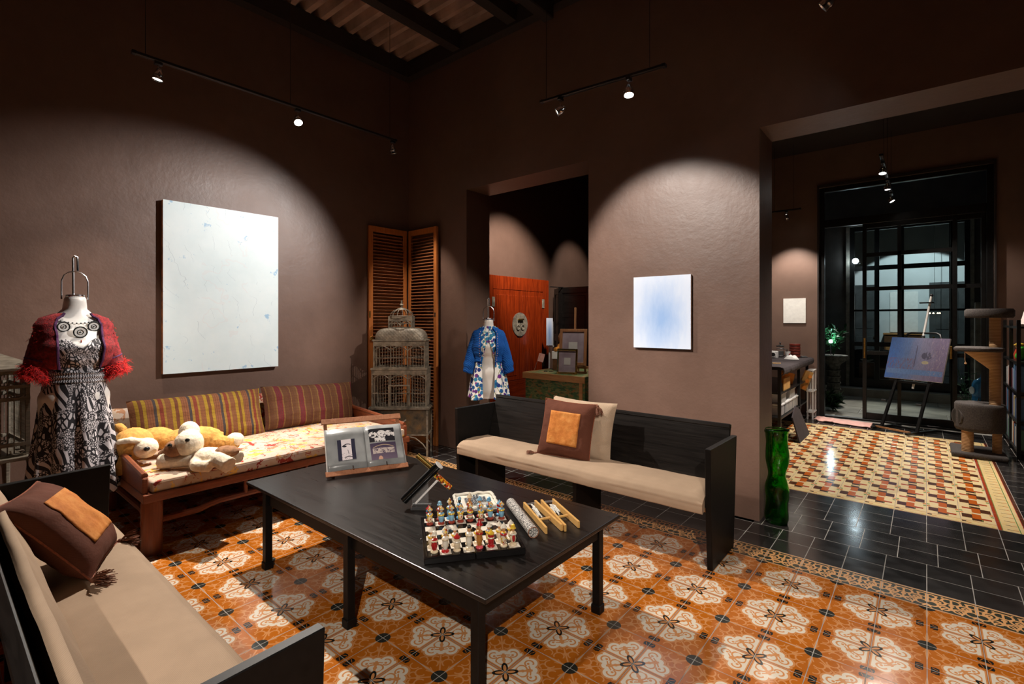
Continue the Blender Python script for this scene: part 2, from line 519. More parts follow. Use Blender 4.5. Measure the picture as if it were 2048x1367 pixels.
plain('dark_cloth', (.030, .022, .024), .9, .2, 10, .3, 40)
plain('pink_towel', (.80, .46, .40), .95, .1, 12, .4, 120)
plain('plush_tan', (.54, .27, .06), .95, .18, 40, .5, 160)
plain('plush_cream', (.76, .64, .48), .95, .12, 40, .6, 130)
plain('plush_brown', (.30, .145, .07), .95, .2, 40, .5, 160)
plain('eye_black', (.01, .01, .01), .1, 0, 5)
plain('carpet_grey', (.055, .046, .042), .98, .3, 90, .8, 200)
m = M('sisal_rope', .8)
x, y, z = m.xyz(); w = ((z * 62).fr() - .5).abs() * 2
m.col(m.mix(w, (.60, .37, .18), (.26, .13, .05))); m.bump(1 - w, .8, .004)

# floral mattress cover
m = M('floral_cloth', .8, 0, .3)
n = m.noise(5, 3); base = m.ramp(n, [(.35, (.48, .33, .22)), (.5, (.54, .41, .30)), (.65, (.50, .40, .34))])
f1 = m.noise(8, 4, .7, m.mapping((1, 1, 1), (3, 1, 2)), .8); f2 = m.noise(9, 4, .7, m.mapping((1, 1, 1), (9, 4, 1)), 1.2); f3 = m.noise(8, 4, .7, m.mapping((1, 1, 1), (1, 8, 5)), .8)
c = m.mix((f1 - .57).gt(0), base, (.42, .20, .10)); c = m.mix((f2 - .585).gt(0), c, (.30, .035, .022)); c = m.mix((f3 - .585).gt(0), c, (.72, .42, .08))
m.col(c); m.bump(m.noise(8, 3), .15, .01)
# striped woven cushions (stripes run across the long side: local x)
def stripes(name, stops, per, moti):
    m = M(name, .9, 0, .2)
    x, y, z = m.xyz('UV')
    t = (x * per).fr()
    c = m.ramp(t, stops, True)
    d = ((y * 60).fr() - .5).abs() + ((t * 14).fr() - .5).abs()
    c = m.mix((d.lt(.42)) * t.gt(moti[0]) * t.lt(moti[1]), c, moti[2])
    tk = ((y * 16).fr()).lt(.08)
    c = m.mix(tk * .45, c, (.05, .02, .01))
    c = m.mix(m.noise(160, 2) * .5, c, (.03, .012, .006))
    m.col(c); m.bump(m.noise(9, 4, .6), .5, .02)
stripes('mustard_stripe_cloth', [(0, (.20, .075, .03)), (.16, (.33, .20, .02)), (.26, (.15, .05, .022)), (.36, (.33, .20, .02)), (.46, (.23, .09, .04)), (.60, (.24, .095, .042)), (.66, (.055, .045, .045)), (.74, (.30, .17, .03)), (.82, (.20, .04, .022)), (.93, (.30, .17, .03))], 4.2, (.46, .66, (.16, .055, .024)))
stripes('maroon_stripe_cloth', [(0, (.10, .035, .018)), (.12, (.19, .10, .03)), (.16, (.115, .045, .02)), (.32, (.13, .055, .022)), (.44, (.19, .10, .03)), (.5, (.16, .018, .022)), (.74, (.19, .10, .03)), (.8, (.11, .042, .018))], 4.6, (.52, .72, (.09, .03, .03)))

# black and white printed dress
m = M('dress_print', .7, 0, .3)
x, y, z = m.xyz('UV')
v = m.mapping((1.2, .9, 1), out='UV')
big = m.noise(6.5, 2, .5, v)
spots = m.voro(34, vec=m.mapping((1.7, .8, 1), rot=(0, 0, .5), out='UV'), feature='DISTANCE_TO_EDGE')
small = m.voro(88, vec=m.mapping((1.5, 1, 1), out='UV'), feature='DISTANCE_TO_EDGE')
wv = m.wave(7.0, 11, vec=m.mapping((1.8, .8, 1), rot=(0, 0, .7), out='UV'), detail=1.2, dscale=.8)
k1 = spots.gt(.16); k2 = small.gt(.14); k3 = wv.gt(.5)
sel = m.mix(big.gt(.47), m.mix(1.0, m.rgb((0, 0, 0)), m.rgb((0, 0, 0))), m.rgb((1, 1, 1)))
pat = m.mix(big.gt(.54), m.mix(big.gt(.44), k1, k2), k3)
m.col(m.mix(pat, (.016, .014, .016), (.56, .52, .53)))
m.bump(m.noise(14, 3), .15, .01)
m = M('sash_print', .7, 0, .3)
w_ = m.wave(4.0, 6, vec=m.mapping((6, 3, 1), out='UV'), detail=1.5)
m.col(m.mix(w_.gt(.62), (.014, .012, .014), (.50, .47, .48)))
plain('red_knit', (.20, .008, .010), .9, .5, 60, .8, 160)
plain('red_fringe', (.62, .010, .008), .8, .35, 60)
plain('purple_knit', (.06, .012, .06), .9, .3, 60)
plain('mannequin_skin', (.78, .74, .69), .35, .03, 4)
plain('bead_dark', (.02, .022, .022), .25, .2, 60)
plain('bead_white', (.78, .75, .70), .4, .05, 60)
plain('bead_red', (.40, .05, .02), .3, .1, 60)
plain('bead_teal', (.10, .48, .52), .2, .2, 60)
m = M('blue_knit', .9, 0, .25)
w = m.wave(26, 2, direction='DIAGONAL'); n = m.noise(12, 4)
m.col(m.ramp(n * .6 + w * .4, [(.25, (.004, .045, .22)), (.7, (.012, .12, .46))])); m.bump(w + n, .4, .006)
m = M('poppy_print', .75, 0, .3)
v = m.mapping((1, 1, 1)); vo = m.voro(24, vec=v); vc = m.voro(24, vec=v, out=1); vn = m.noise(22, 3)
sc_ = m.N.new('ShaderNodeSeparateColor'); m.L.new(vc.k, sc_.inputs[0]); h = S(m.nt, sc_.outputs[0])
pc = m.ramp(h, [(0, (.015, .16, .42)), (.3, (.03, .30, .60)), (.5, (.012, .05, .30)), (.65, (.05, .40, .62)), (.8, (.22, .03, .30)), (.92, (.36, .06, .34))], True)
pc = m.mix(vn, pc, (.01, .02, .12))
c = m.mix((vo + vn * .22).lt(.62), (.84, .82, .78), pc)
ln = m.voro(9, vec=m.mapping((1, 1, .5), (2, 3, 1)), feature='DISTANCE_TO_EDGE').lt(.018)
m.col(m.mix(ln * (vo + vn * .22).gt(.62), c, (.22, .24, .05)))
plain('cuff_lace', (.55, .35, .32), .9, .4, 160)

# paintings
m = M('pale_painting', .45, 0, .4)
n = m.noise(1.6, 5, .6); x, y, z = m.xyz('UV')
c = m.ramp(n, [(.3, (.56, .66, .68)), (.55, (.66, .74, .75)), (.75, (.74, .79, .79))])
bl = m.noise(7, 6, .75, m.mapping((1, 1, 1), (3, 2, 9))); edge = ((x - .5).abs() * 2).mx((y - .5).abs() * 2)
c = m.mix((bl + edge * .10 - .715).gt(0) * .75, c, (.22, .42, .62))
pk = m.noise(3, 3, .5, m.mapping((1, 1, 1), (7, 1, 3)))
c = m.mix(((pk - .5).abs().lt(.010)) * .10 * ((x - .5).abs().lt(.2)), c, (.70, .40, .38))
ln = m.wave(1.0, 7, vec=m.mapping((1, 1, 2.4), rot=(.3, .2, .1)), detail=4)
c = m.mix(((ln - .5).abs().lt(.010)) * (m.noise(4, 2) - .54).gt(0) * .7, c, (.30, .36, .42))
m.col(c); m.bump(bl + ln * .2, .2, .004)
plain('pale_edge_rust', (.60, .20, .05), .6, .4, 18)
m = M('sky_painting', .55, 0, .3)
n = m.noise(6, 5, .65, m.mapping((3, 1, 1))); x, y, z = m.xyz('UV')
r_ = length2((x - .5) * 1.0, (y - .42) * .85) + n * .35
m.col(m.ramp(r_, [(.22, (.28, .44, .74)), (.45, (.44, .57, .80)), (.66, (.60, .69, .84)), (.85, (.66, .73, .85))]))
m = M('easel_painting', .5, 0, .4)
x, y, z = m.xyz('UV'); n = m.noise(8, 6, .7, m.mapping((1.5, 1, .5))); n2 = m.noise(26, 5, .7, m.mapping((4, 1, 1)))
c = m.ramp(x + (n - .5) * .5, [(.05, (.02, .14, .46)), (.35, (.09, .18, .38)), (.6, (.22, .22, .34)), (.85, (.20, .15, .26))])
c = m.mix((n2 - .54).gt(0) * .8 * y.gt(.2) * y.lt(.5) * x.lt(.5), c, (.20, .07, .06))
c = m.mix(rect(x, y, .02, .98, .12, .24), c, (.10, .22, .46))
c = m.mix(rect(x, y, .485, .50, .3, .82), c, (.05, .05, .10))
c = m.mix(disc(x, y, .68, .58, .09) * n.gt(.42), c, (.05, .05, .09)); c = m.mix(disc(x, (y - .42) * 1.6, .67, 0, .06), c, (.52, .46, .26))
c = m.mix((n2 - .58).gt(0) * .7 * x.gt(.72), c, (.42, .34, .36))
c = m.mix((m.noise(40, 5, .8, m.mapping((2.5, 1, .8))) - .38).clamp() * 2.2, m.mix(.55, c, (.03, .03, .06)), c)
c = m.mix(.12, c, (.20, .17, .20))
m.col(c); m.bump(n2 + n, .4, .006)

# glass
m = M('green_glass', .06, 0, .5)
m.b.inputs['Transmission Weight'].default_value = 1.0; m.b.inputs['IOR'].default_value = 1.42
n = m.noise(9, 3); m.col(m.ramp(n, [(.3, (.02, .30, .012)), (.7, (.09, .56, .03))])); m.bump(m.noise(11, 3), .35, .01)
m = M('window_glass', .02, 0, .5)
m.b.inputs['Transmission Weight'].default_value = 1.0; m.b.inputs['IOR'].default_value = 1.12
m.col((.86, .93, .93))
m = M('acrylic', .04, 0, .5)
m.b.inputs['Transmission Weight'].default_value = .93; m.b.inputs['IOR'].default_value = 1.3; m.col((.93, .94, .94))
m = M('picture_glass', .06, 0, .6); n = m.noise(6, 2); m.col(m.ramp(n, [(.3, (.22, .17, .20)), (.7, (.36, .30, .33))]))
m = M('water_plastic', .1); m.b.inputs['Transmission Weight'].default_value = .3; m.col((.06, .30, .60))
def emit(name, c, st):
    m = M(name, .4); m.col((.02, .02, .02)); m.b.inputs['Emission Color'].default_value = (*c, 1); m.b.inputs['Emission Strength'].default_value = st
emit('lamp_bulb', (1, .97, .9), 40)
emit('lamp_dim', (1, .92, .8), 8)
emit('court_bulb', (.75, .92, 1), 50)
emit('reflection_bulb', (1, .75, .5), 6)

# album prints (flat black and white print on grey pages)
plain('album_page', (.33, .34, .34), .25, .25, 5)
plain('album_cover', (.62, .60, .57), .3, .1, 12)
m = M('portrait_print', .22)
x, y, z = m.xyz('UV')
n = m.noise(5, 3, .6, m.mapping((4, 4, 4), out='UV'))
stripe = rect(x, y, .22, .78, -1, 2)
c = m.mix(stripe, (.035, .035, .06), (.80, .72, .74))
d = ((x - .40) * 5.2) * ((x - .40) * 5.2) + ((y - .66) * 13) * ((y - .66) * 13)
brow = ((y - .76 + (x - .45) * (x - .45) * 1.2 - (x - .5) * .25).abs().lt(.022)) * rect(x, y, .26, .74, .6, .9)
mouth = ((y - .16 - (x - .6) * (x - .6) * -1.4).abs().lt(.02)) * rect(x, y, .36, .78, .02, .4)
nose = ((x - .58 - (y - .4) * -.25).abs().lt(.013)) * rect(x, y, .4, .8, .26, .48)
dark = d.lt(.35).mx(brow).mx(mouth).mx(nose).mx((n - .62).gt(0) * rect(x, y, .22, .78, 0, .35))
m.col(m.mix(dark * stripe, c, (.03, .03, .04)))
m = M('group_print', .22)
x, y, z = m.xyz('UV')
n = m.noise(7, 4, .6, m.mapping((1.4, .8, 1), (3, 1, 0), out='UV'), 1.0)
f = disc(x * 1.6, y, .24, .55, .24).mx(disc(x * 1.6, y, .78, .55, .3)).mx(disc(x * 1.6, y, 1.24, .6, .22)).mx(disc(x * 1.6, y, 1.56, .5, .16)).mx(rect(x, y, .2, .62, 0, .3))
m.col(m.mix(f * (n - .43).gt(0), (.025, .025, .03), (.80, .76, .74)))
m = M('car_print', .22)
x, y, z = m.xyz('UV')
n = m.noise(8, 4, .6, m.mapping((1.6, 1, 1), (1, 6, 0), out='UV'), 1.2)
c = m.ramp(y, [(0, (.16, .12, .17)), (1, (.06, .045, .08))])
c = m.mix(rect(x, y, .08, .92, .36, .68) * (n - .46).gt(0), c, (.55, .46, .42))
c = m.mix(((y - .86 + (x - .5) * (x - .5) * .9).abs().lt(.018)) * rect(x, y, .1, .9, 0, 1), c, (.50, .38, .25))
c = m.mix(disc(x * 2, y, .7, .05, .16), c, (.62, .36, .26))
m.col(c)

# table toys
plain('ceramic_white', (.80, .76, .66), .25, .04, 14)
plain('ceramic_grey', (.50, .49, .46), .25, .06, 14)
plain('chess_lacquer', (.010, .009, .009), .15, .1, 10)
plain('chess_ivory', (.80, .74, .63), .2, .04, 12)
m = M('dotted_marble', .15); vo = m.voro(160); m.col(m.mix(vo.lt(.34), (.015, .02, .03), (.66, .70, .74)))
m = M('speckled_paper', .35); vo = m.voro(95, vec=m.mapping((1, 1, 1)), feature='DISTANCE_TO_EDGE'); nn = m.noise(70, 4, .7)
m.col(m.mix((vo + nn * .2).gt(.19), (.018, .018, .018), (.66, .63, .58)))
m = M('bead_barrel', .1); vo = m.voro(110, out=1); s_ = m.N.new('ShaderNodeSeparateColor'); m.L.new(vo.k, s_.inputs[0])
m.col(m.ramp(S(m.nt, s_.outputs[0]), [(0, (.45, .02, .02)), (.2, (.70, .22, .01)), (.45, (.80, .45, .03)), (.65, (.30, .05, .01)), (.8, (.85, .75, .5)), (.92, (.03, .05, .02))], True))
plain('gold_metal', (.80, .55, .16), .22, .12, 30, metal=1)
plain('black_gloss', (.006, .006, .006), .08, .1, 10)
plain('white_gloss', (.82, .80, .77), .2, .03, 10)
plain('toy_bone', (.70, .68, .63), .5, .3, 80)
for nm, c in dict(paint_blue=(.12, .36, .58), paint_sky=(.22, .45, .62), paint_yellow=(.75, .48, .04), paint_red=(.42, .018, .018), paint_cream=(.76, .62, .42), paint_white=(.80, .74, .62), paint_brick=(.30, .045, .025), paint_skin=(.62, .32, .14), paint_black=(.014, .012, .012), paint_pink=(.70, .10, .12), paint_tan=(.50, .20, .04)).items():
    plain(nm, c, .22, .12, 60)
m = M('paint_mottle', .22); vo = m.voro(150, out=1); s_ = m.N.new('ShaderNodeSeparateColor'); m.L.new(vo.k, s_.inputs[0])
m.col(m.ramp(S(m.nt, s_.outputs[0]), [(0, (.76, .62, .42)), (.35, (.75, .48, .04)), (.6, (.42, .018, .018)), (.8, (.80, .74, .62)), (.9, (.12, .36, .58))], True))
m = M('paint_band', .22); x, y, z = m.xyz(); m.col(m.ramp((z * 55).fr(), [(0, (.80, .74, .62)), (.35, (.55, .10, .03)), (.6, (.12, .30, .5)), (.8, (.75, .48, .04))], True))

# studio odds and ends
plain('white_plastic', (.75, .74, .72), .35, .04, 10)
m = M('clear_box', .3); m.b.inputs['Transmission Weight'].default_value = .45; m.col((.72, .70, .67))
plain('red_tin', (.14, .022, .014), .3, .3, 30)
plain('brown_paper', (.46, .25, .07), .7, .15, 12)
plain('orange_paper', (.62, .20, .02), .7, .1, 12)
plain('leaf_dark', (.010, .04, .012), .4, .3, 30)
plain('leaf_green', (.02, .10, .03), .4, .3, 30)
plain('toy_green', (.05, .40, .03), .4, .15, 30)
plain('toy_yellow', (.70, .45, .04), .4, .1, 30)
plain('rubber_black', (.012, .012, .012), .6, .1, 20)
plain('tulle_white', (.82, .70, .66), .9, .1, 12, .4, 30)
plain('steel_white', (.68, .66, .63), .35, .05, 20)
plain('pedestal_stone', (.07, .068, .055), .8, .5, 22, .8, 26)
plain('concrete_post', (.20, .19, .16), .8, .3, 9, .4, 30)
plain('dark_room', (.022, .022, .023), .5, .15, 6)
plain('grey_door', (.055, .060, .06), .45, .25, 5)
plain('sofa_grey', (.06, .06, .065), .8, .2, 12)
plain('dresser_wood', (.13, .055, .02), .5, .3, 9)
plain('mane_brown', (.26, .12, .05), .95, .3, 50, .6, 120)
plain('plush_orange', (.68, .28, .04), .95, .15, 40, .4, 150)
plain('pink_tag', (.78, .42, .36), .5, .1, 30)
for i, c in enumerate([(.06, .16, .30), (.55, .52, .48), (.32, .05, .04), (.04, .05, .06), (.10, .22, .14), (.50, .38, .16), (.30, .32, .36), (.08, .10, .20)]):
    plain('book_%d' % i, c, .5, .1, 40)

# ------------------------------------------------------------------ setting: floors
CAMV = Vector(cam.location); FW = Vector((math.cos(2.2668), math.sin(2.2668), 0)); RT = Vector((math.sin(2.2668), -math.cos(2.2668), 0))
def in_view(p, pad=1.1):
    v = Vector(p) - CAMV; d = v.dot(FW)
    if d < .25: return 0
    x = 990.47 * v.dot(RT) / d; y = -990.47 * v.z / d - 44
    if abs(x) > 1024 * pad or abs(y) > 683 * pad: return 0
    return 1 / d
def tile_mesh(name, w, d, mat, th=.012, bev=.0012, gap=.0009):
    a, b = w / 2 - gap, d / 2 - gap
    vs_ = [(sx * (a - bev), sy * (b - bev), 0) for sx, sy in ((-1, -1), (1, -1), (1, 1), (-1, 1))]
    vs_ += [(sx * a, sy * b, -bev) for sx, sy in ((-1, -1), (1, -1), (1, 1), (-1, 1))]
    vs_ += [(sx * a, sy * b, -th) for sx, sy in ((-1, -1), (1, -1), (1, 1), (-1, 1))]
    fs = [(0, 1, 2, 3)] + [(4 + i, 4 + (i + 1) % 4, (i + 1) % 4, i) for i in range(4)] + [(8 + i, 8 + (i + 1) % 4, 4 + (i + 1) % 4, 4 + i) for i in range(4)] + [(11, 10, 9, 8)]
    me = bpy.data.meshes.new(name); me.from_pydata(vs_, [], fs)
    uv = me.uv_layers.new(name='UVMap')
    for lp in me.loops:
        c = me.vertices[lp.vertex_index].co
        uv.data[lp.index].uv = (c.x / w + .5, c.y / d + .5)
    me.materials.append(MATS[mat]); return me
def lay(spots, me, name, parent, limit=300, stuff='tile_field'):
    """spots: (x, y, rot). The ones that show largest become single tiles, the rest one joined field"""
    vis = sorted([(in_view((x, y, 0)), k) for k, (x, y, r) in enumerate(spots)], reverse=True)
    single = set(k for s_, k in vis[:limit] if s_ > 0)
    rest = [s_ for k, s_ in enumerate(spots) if k not in single]
    for k in sorted(single):
        x, y, r = spots[k]
        o = bpy.data.objects.new(name, me); COL.objects.link(o); o.parent = parent
        o.location = (x, y, 0); o.rotation_euler = (0, 0, r)
    if rest:
        vs_ = []; fs = []; uvs = []
        uvl = me.uv_layers[0].data
        for x, y, r in rest:
            n = len(vs_); c, s_ = math.cos(r), math.sin(r)
            vs_ += [(x + v.co.x * c - v.co.y * s_, y + v.co.x * s_ + v.co.y * c, v.co.z) for v in me.vertices]
            for pl in me.polygons:
                fs.append([n + i for i in pl.vertices]); uvs += [tuple(uvl[i].uv) for i in pl.loop_indices]
        m2 = bpy.data.meshes.new(stuff); m2.from_pydata(vs_, [], fs)
        u2 = m2.uv_layers.new(name='UVMap')
        for i, q in enumerate(uvs): u2.data[i].uv = q
        m2.materials.append(me.materials[0])
        o = bpy.data.objects.new(stuff, m2); COL.objects.link(o); o.parent = parent; o['kind'] = 'stuff'

WX, WY, WT = -3.556, 1.047, 1.44      # left wall, back wall face, back wall rear face
floor1 = struct('floor', MB().box(-3.75, 3.7, -5.7, 2.0, -.06, -.0005), 'dark_grout')
ot = tile_mesh('patterned_tile', .2, .2, 'encaustic_tile')
sp = []
for i in range(-18, 18):
    for j in range(-28, 2):
        cx = i if i % 2 == 0 else i + 1; cy = j if j % 2 == 0 else j + 1
        r = {(0, 0): 0, (1, 0): PI / 2, (1, 1): PI, (0, 1): 1.5 * PI}[(cx - i, cy - j)]
        sp.append((i * .2 + .1, j * .2 + .1, r))
lay(sp, ot, 'patterned_tile', floor1, 300, 'patterned_tile_field')
bt = tile_mesh('border_tile', .2, .2, 'border_tile')
lay([(i * .2 + .1, .5, 0) for i in range(-18, 18)], bt, 'border_tile', floor1, 60, 'border_tile_row')
kt = tile_mesh('black_tile', .2, .2, 'black_tile', gap=.0013)
sp = [(i * .2 + .1, .6 + j * .2 + .1, 0) for i in range(-18, 18) for j in range(2)] + [(i * .2 + .1, 1.1, 0) for i in list(range(-18, -13)) + list(range(-4, 3))]
for j in range(2, 7):
    off = .055 if j in (2, 3) else 0
    sp += [(i * .2 + .1 + off, .6 + j * .2 + .1, 0) for i in range(-13, -4) if j < 5]
    sp += [(i * .2 + .1 + off, .6 + j * .2 + .1, 0) for i in range(2 if j < 4 else -3, 16)]
lay(sp, kt, 'black_tile', floor1, 220, 'black_tile_field')

floor2 = struct('floor', MB().box(-.75, 3.0, 2.0, 6.25, -.06, -.0005), 'dark_grout')
ct = tile_mesh('block_pattern_tile', .2, .2, 'block_tile', gap=.0006)
lay([(i * .2 + .1, 2.1 + j * .2 + .1, PI * (j % 2)) for i in range(-3, 10) for j in range(16)], ct, 'block_pattern_tile', floor2, 260)
cb = tile_mesh('block_border_tile', .2, .1, 'block_border_tile', gap=.0006)
lay([(i * .2 + .1, 2.05, 0) for i in range(-3, 10)] + [(i * .2 + .1, 5.35, PI) for i in range(-3, 10)], cb, 'block_border_tile', floor2, 40)
sb_ = tile_mesh('side_border_tile', .17, .2, 'side_border_tile', gap=.0006)
lay([(2.085, 2.0 + j * .2 + .1, 0) for j in range(17)], sb_, 'side_border_tile', floor2, 40)
sp = [(2.17 + i * .2 + .1, 2.0 + j * .2 + .1, 0) for i in range(4) for j in range(20)]
sp += [(i * .2 + .07, 5.4 + j * .2 + .1, 0) for i in range(-3, 11) for j in range(3)]
lay(sp, kt, 'black_tile', floor2, 120, 'black_tile_field')

floor3 = struct('floor', MB().box(-3.75, -.75, 2.0, 6.3, -.06, -.0005), 'dark_grout')
lay([(-3.5 + i * .2, 2.1 + j * .2, 0) for i in range(14) for j in range(20)], kt, 'black_tile', floor3, 0, 'black_tile_field')

floor4 = struct('floor', MB().box(-2.5, 5.0, 6.25, 9.72, -.10, -.062), 'dark_grout')
ys = [6.3, 7.15, 7.9, 8.8, 9.68]
for j in range(4):
    x = -2.4 + .37 * (j % 2); k = 0
    while x < 4.8:
        w = .75 + .5 * ((k * 7 + j * 3) % 5) / 5
        MB().box(x + .008, min(x + w, 4.95) - .008, ys[j] + .008, ys[j + 1] - .008, -.08, -.055 + .002 * ((k + j) % 3)).make('flagstone', 'court_stone', floor4, bevel=.006)
        x += w; k += 1
floor5 = struct('floor', MB().box(-1.5, 5.2, 9.9, 13.2, -.06, 0), 'dark_room')

# ------------------------------------------------------------------ setting: walls and ceiling
H = 4.75
struct('wall_left', MB().box(WX - .2, WX, -5.7, 6.5, 0, H), 'wall_paint')
struct('wall_back', MB().box(WX, -2.494, WY, WT, 0, H).box(-2.494, -.86, WY, WT, 3.035, H).box(-.86, .631, WY, WT, 0, H)
       .box(.631, 3.1, WY, WT, 2.975, H).box(3.1, 3.7, WY, WT, 0, H), 'wall_paint')
struct('wall_right', MB().box(3.5, 3.7, -5.7, WY, 0, H), 'low_bounce_paint')
struct('wall_front', MB().box(WX, 3.5, -5.9, -5.7, 0, H), 'low_bounce_paint')
struct('wall_partition', MB().box(-.95, -.75, WT, 6.1, 0, H), 'studio_paint')
struct('wall_studio_right', MB().box(2.85, 3.05, WT, 6.1, 0, H), 'studio_paint')
struct('wall_studio_back', MB().box(-3.556, .30, 6.1, 6.28, 0, H).box(.30, 2.29, 6.1, 6.28, 3.60, H).box(2.29, 3.05, 6.1, 6.28, 0, H), 'studio_paint')
# corrugated roof sheet on beams
def roof(u, v):
    y = lerp(-5.8, 6.4, v); t = (y / .17) % 1
    w = min(max(math.sin(t * 2 * PI) * 2.2, -1), 1)
    return (lerp(-3.7, 3.6, u), y, H + .085 + .05 * w)
ceil = struct('ceiling', MB().surf(roof, 1, 860), 'corrugated_sheet')
for x in (-2.55, -1.72, -.4, 1.0, 2.4):
    MB().box(x - .06, x + .06, -5.7, WY, H - .13, H + .035).make('roof_beam', 'ceiling_dark', ceil)
MB().box(WX, 3.5, WY - .11, WY, H - .16, H + .035).make('wall_plate_beam', 'ceiling_dark', ceil)
MB().box(WX, WX + .12, -5.7, WY - .11, H - .16, H + .035).make('wall_plate_beam', 'ceiling_dark', ceil)
MB().box(-1.30, -1.18, .2, WY - .11, H - .30, H - .13).make('roof_bracket', 'ceiling_dark', ceil, bevel=.01)
MB().box(-3.6, 3.0, WT, 6.3, 4.2, 4.25).make('annex_ceiling_board', 'ceiling_dark', ceil)

# ------------------------------------------------------------------ glazed door wall to the courtyard
door = struct('door_1', MB().box(.30, .37, 6.12, 6.2, 0, 3.6).box(2.22, 2.29, 6.12, 6.2, 0, 3.6).box(.37, 2.22, 6.12, 6.2, 3.53, 3.6)
              .box(.37, 2.22, 6.12, 6.2, 2.97, 3.09).box(.37, 2.22, 6.10, 6.2, 0, .03), 'black_metal', bevel=.004)
def leaf(name, x0, x1, y, cols, rows, par, mat='black_metal', st=.05):
    l = MB().box(x0, x0 + st, y, y + .045, .03, 2.97).box(x1 - st, x1, y, y + .045, .03, 2.97).box(x0 + st, x1 - st, y, y + .045, .03, .13).box(x0 + st, x1 - st, y, y + .045, 2.90, 2.97).make(name, mat, par, bevel=.003)
    xs = [x0 + st] + cols + [x1 - st]
    for c in cols: MB().box(c - .022, c + .022, y + .004, y + .041, .13, 2.90).make('mullion', mat, l)
    for r in rows: MB().box(x0 + st, x1 - st, y + .004, y + .041, r - .028, r + .028).make('glazing_bar', mat, l)
    zs = [.13] + rows + [2.90]
    for i in range(len(xs) - 1):
        for k in range(len(zs) - 1):
            MB().box(xs[i] - (0 if i == 0 else -.022), xs[i + 1] - (.022 if i < len(xs) - 2 else 0), y + .019, y + .025, zs[k] + (.028 if k else 0), zs[k + 1] - (.028 if k < len(zs) - 2 else 0)).make('pane', 'window_glass', l)
    return l
lf = leaf('sliding_leaf', .86, 1.93, 6.13, [1.30], [1.03, 1.99, 2.5], door)
MB().box(.875, .90, 6.095, 6.13, .95, 1.25).make('door_handle', 'gold_metal', lf, bevel=.004)
lf2 = leaf('fixed_leaf', 1.86, 2.22, 6.18, [], [1.03, 1.99], door)
MB().box(.37, 2.22, 6.155, 6.162, 3.09, 3.53).make('transom_pane', 'window_glass', door)
MB().box(1.85, 1.875, 6.09, 6.13, .98, 1.16).make('door_pull', 'gold_metal', door, bevel=.004)
struct('trim_1', MB().box(.28, .30, 6.07, 6.1, 0, 3.62).box(2.29, 2.31, 6.07, 6.1, 0, 3.62).box(.28, 2.31, 6.07, 6.1, 3.60, 3.64), 'ceiling_dark')

# ------------------------------------------------------------------ courtyard
struct('wall_court_left', MB().box(-.75, -.55, 6.28, 9.6, -.06, 4.4), 'court_paint')
struct('wall_court_right', MB().box(2.75, 2.95, 6.28, 9.6, -.06, 4.4), 'court_paint')
struct('wall_court_back', MB().box(-.75, .36, 9.6, 9.8, -.06, 4.4).box(2.24, 2.95, 9.6, 9.8, -.06, 4.4).box(.36, 2.24, 9.6, 9.8, 3.48, 4.4).box(.36, 2.24, 9.6, 9.8, -.06, .12), 'court_paint')
struct('trim_2', MB().box(.30, .36, 9.56, 9.62, .10, 3.52).box(2.24, 2.29, 9.56, 9.62, .10, 3.52).box(.30, 2.29, 9.56, 9.62, 3.48, 3.54), 'concrete_post')
struct('trim_3', MB().box(-.5, 2.7, 9.35, 9.6, -.06, .12), 'court_stone', bevel=.01)
win = struct('window_1', MB().box(.36, .44, 9.64, 9.72, .12, 3.48).box(2.16, 2.24, 9.64, 9.72, .12, 3.48).box(.44, 2.16, 9.64, 9.72, .12, .30).box(.44, 2.16, 9.64, 9.72, 3.38, 3.48), 'black_metal')
for x in (.82, 1.22, 1.98): MB().box(x - .04, x + .04, 9.645, 9.715, .30, 3.38).make('mullion', 'black_metal', win)
for z in (1.02, 1.72, 2.60): MB().box(.44, 2.16, 9.65, 9.71, z - (.02 if z == 1.72 else .045), z + (.02 if z == 1.72 else .045)).make('glazing_bar', 'black_metal', win)
xs = [.44, .82, 1.22, 1.98, 2.16]; zs = [.30, 1.02, 1.72, 2.60, 3.38]
for i in range(4):
    for k in range(4):
        MB().box(xs[i], xs[i + 1], 9.678, 9.684, zs[k], zs[k + 1]).make('pane', 'window_glass', win)
# room across the courtyard
struct('wall_far_back', MB().box(-1.5, 5.2, 12.6, 12.8, 0, 4.2), 'far_room_paint')
struct('wall_far_left', MB().box(-1.5, -1.3, 9.8, 12.6, 0, 4.2), 'far_room_paint')
struct('wall_far_right', MB().box(5.0, 5.2, 9.8, 12.6, 0, 4.2), 'far_room_paint')
struct('ceiling', MB().box(-1.5, 5.2, 9.8, 12.8, 4.2, 4.26), 'dark_room')
far_beam = struct('trim_4', MB().box(-1.3, 5.0, 11.2, 11.4, 3.7, 4.2), 'grey_door')

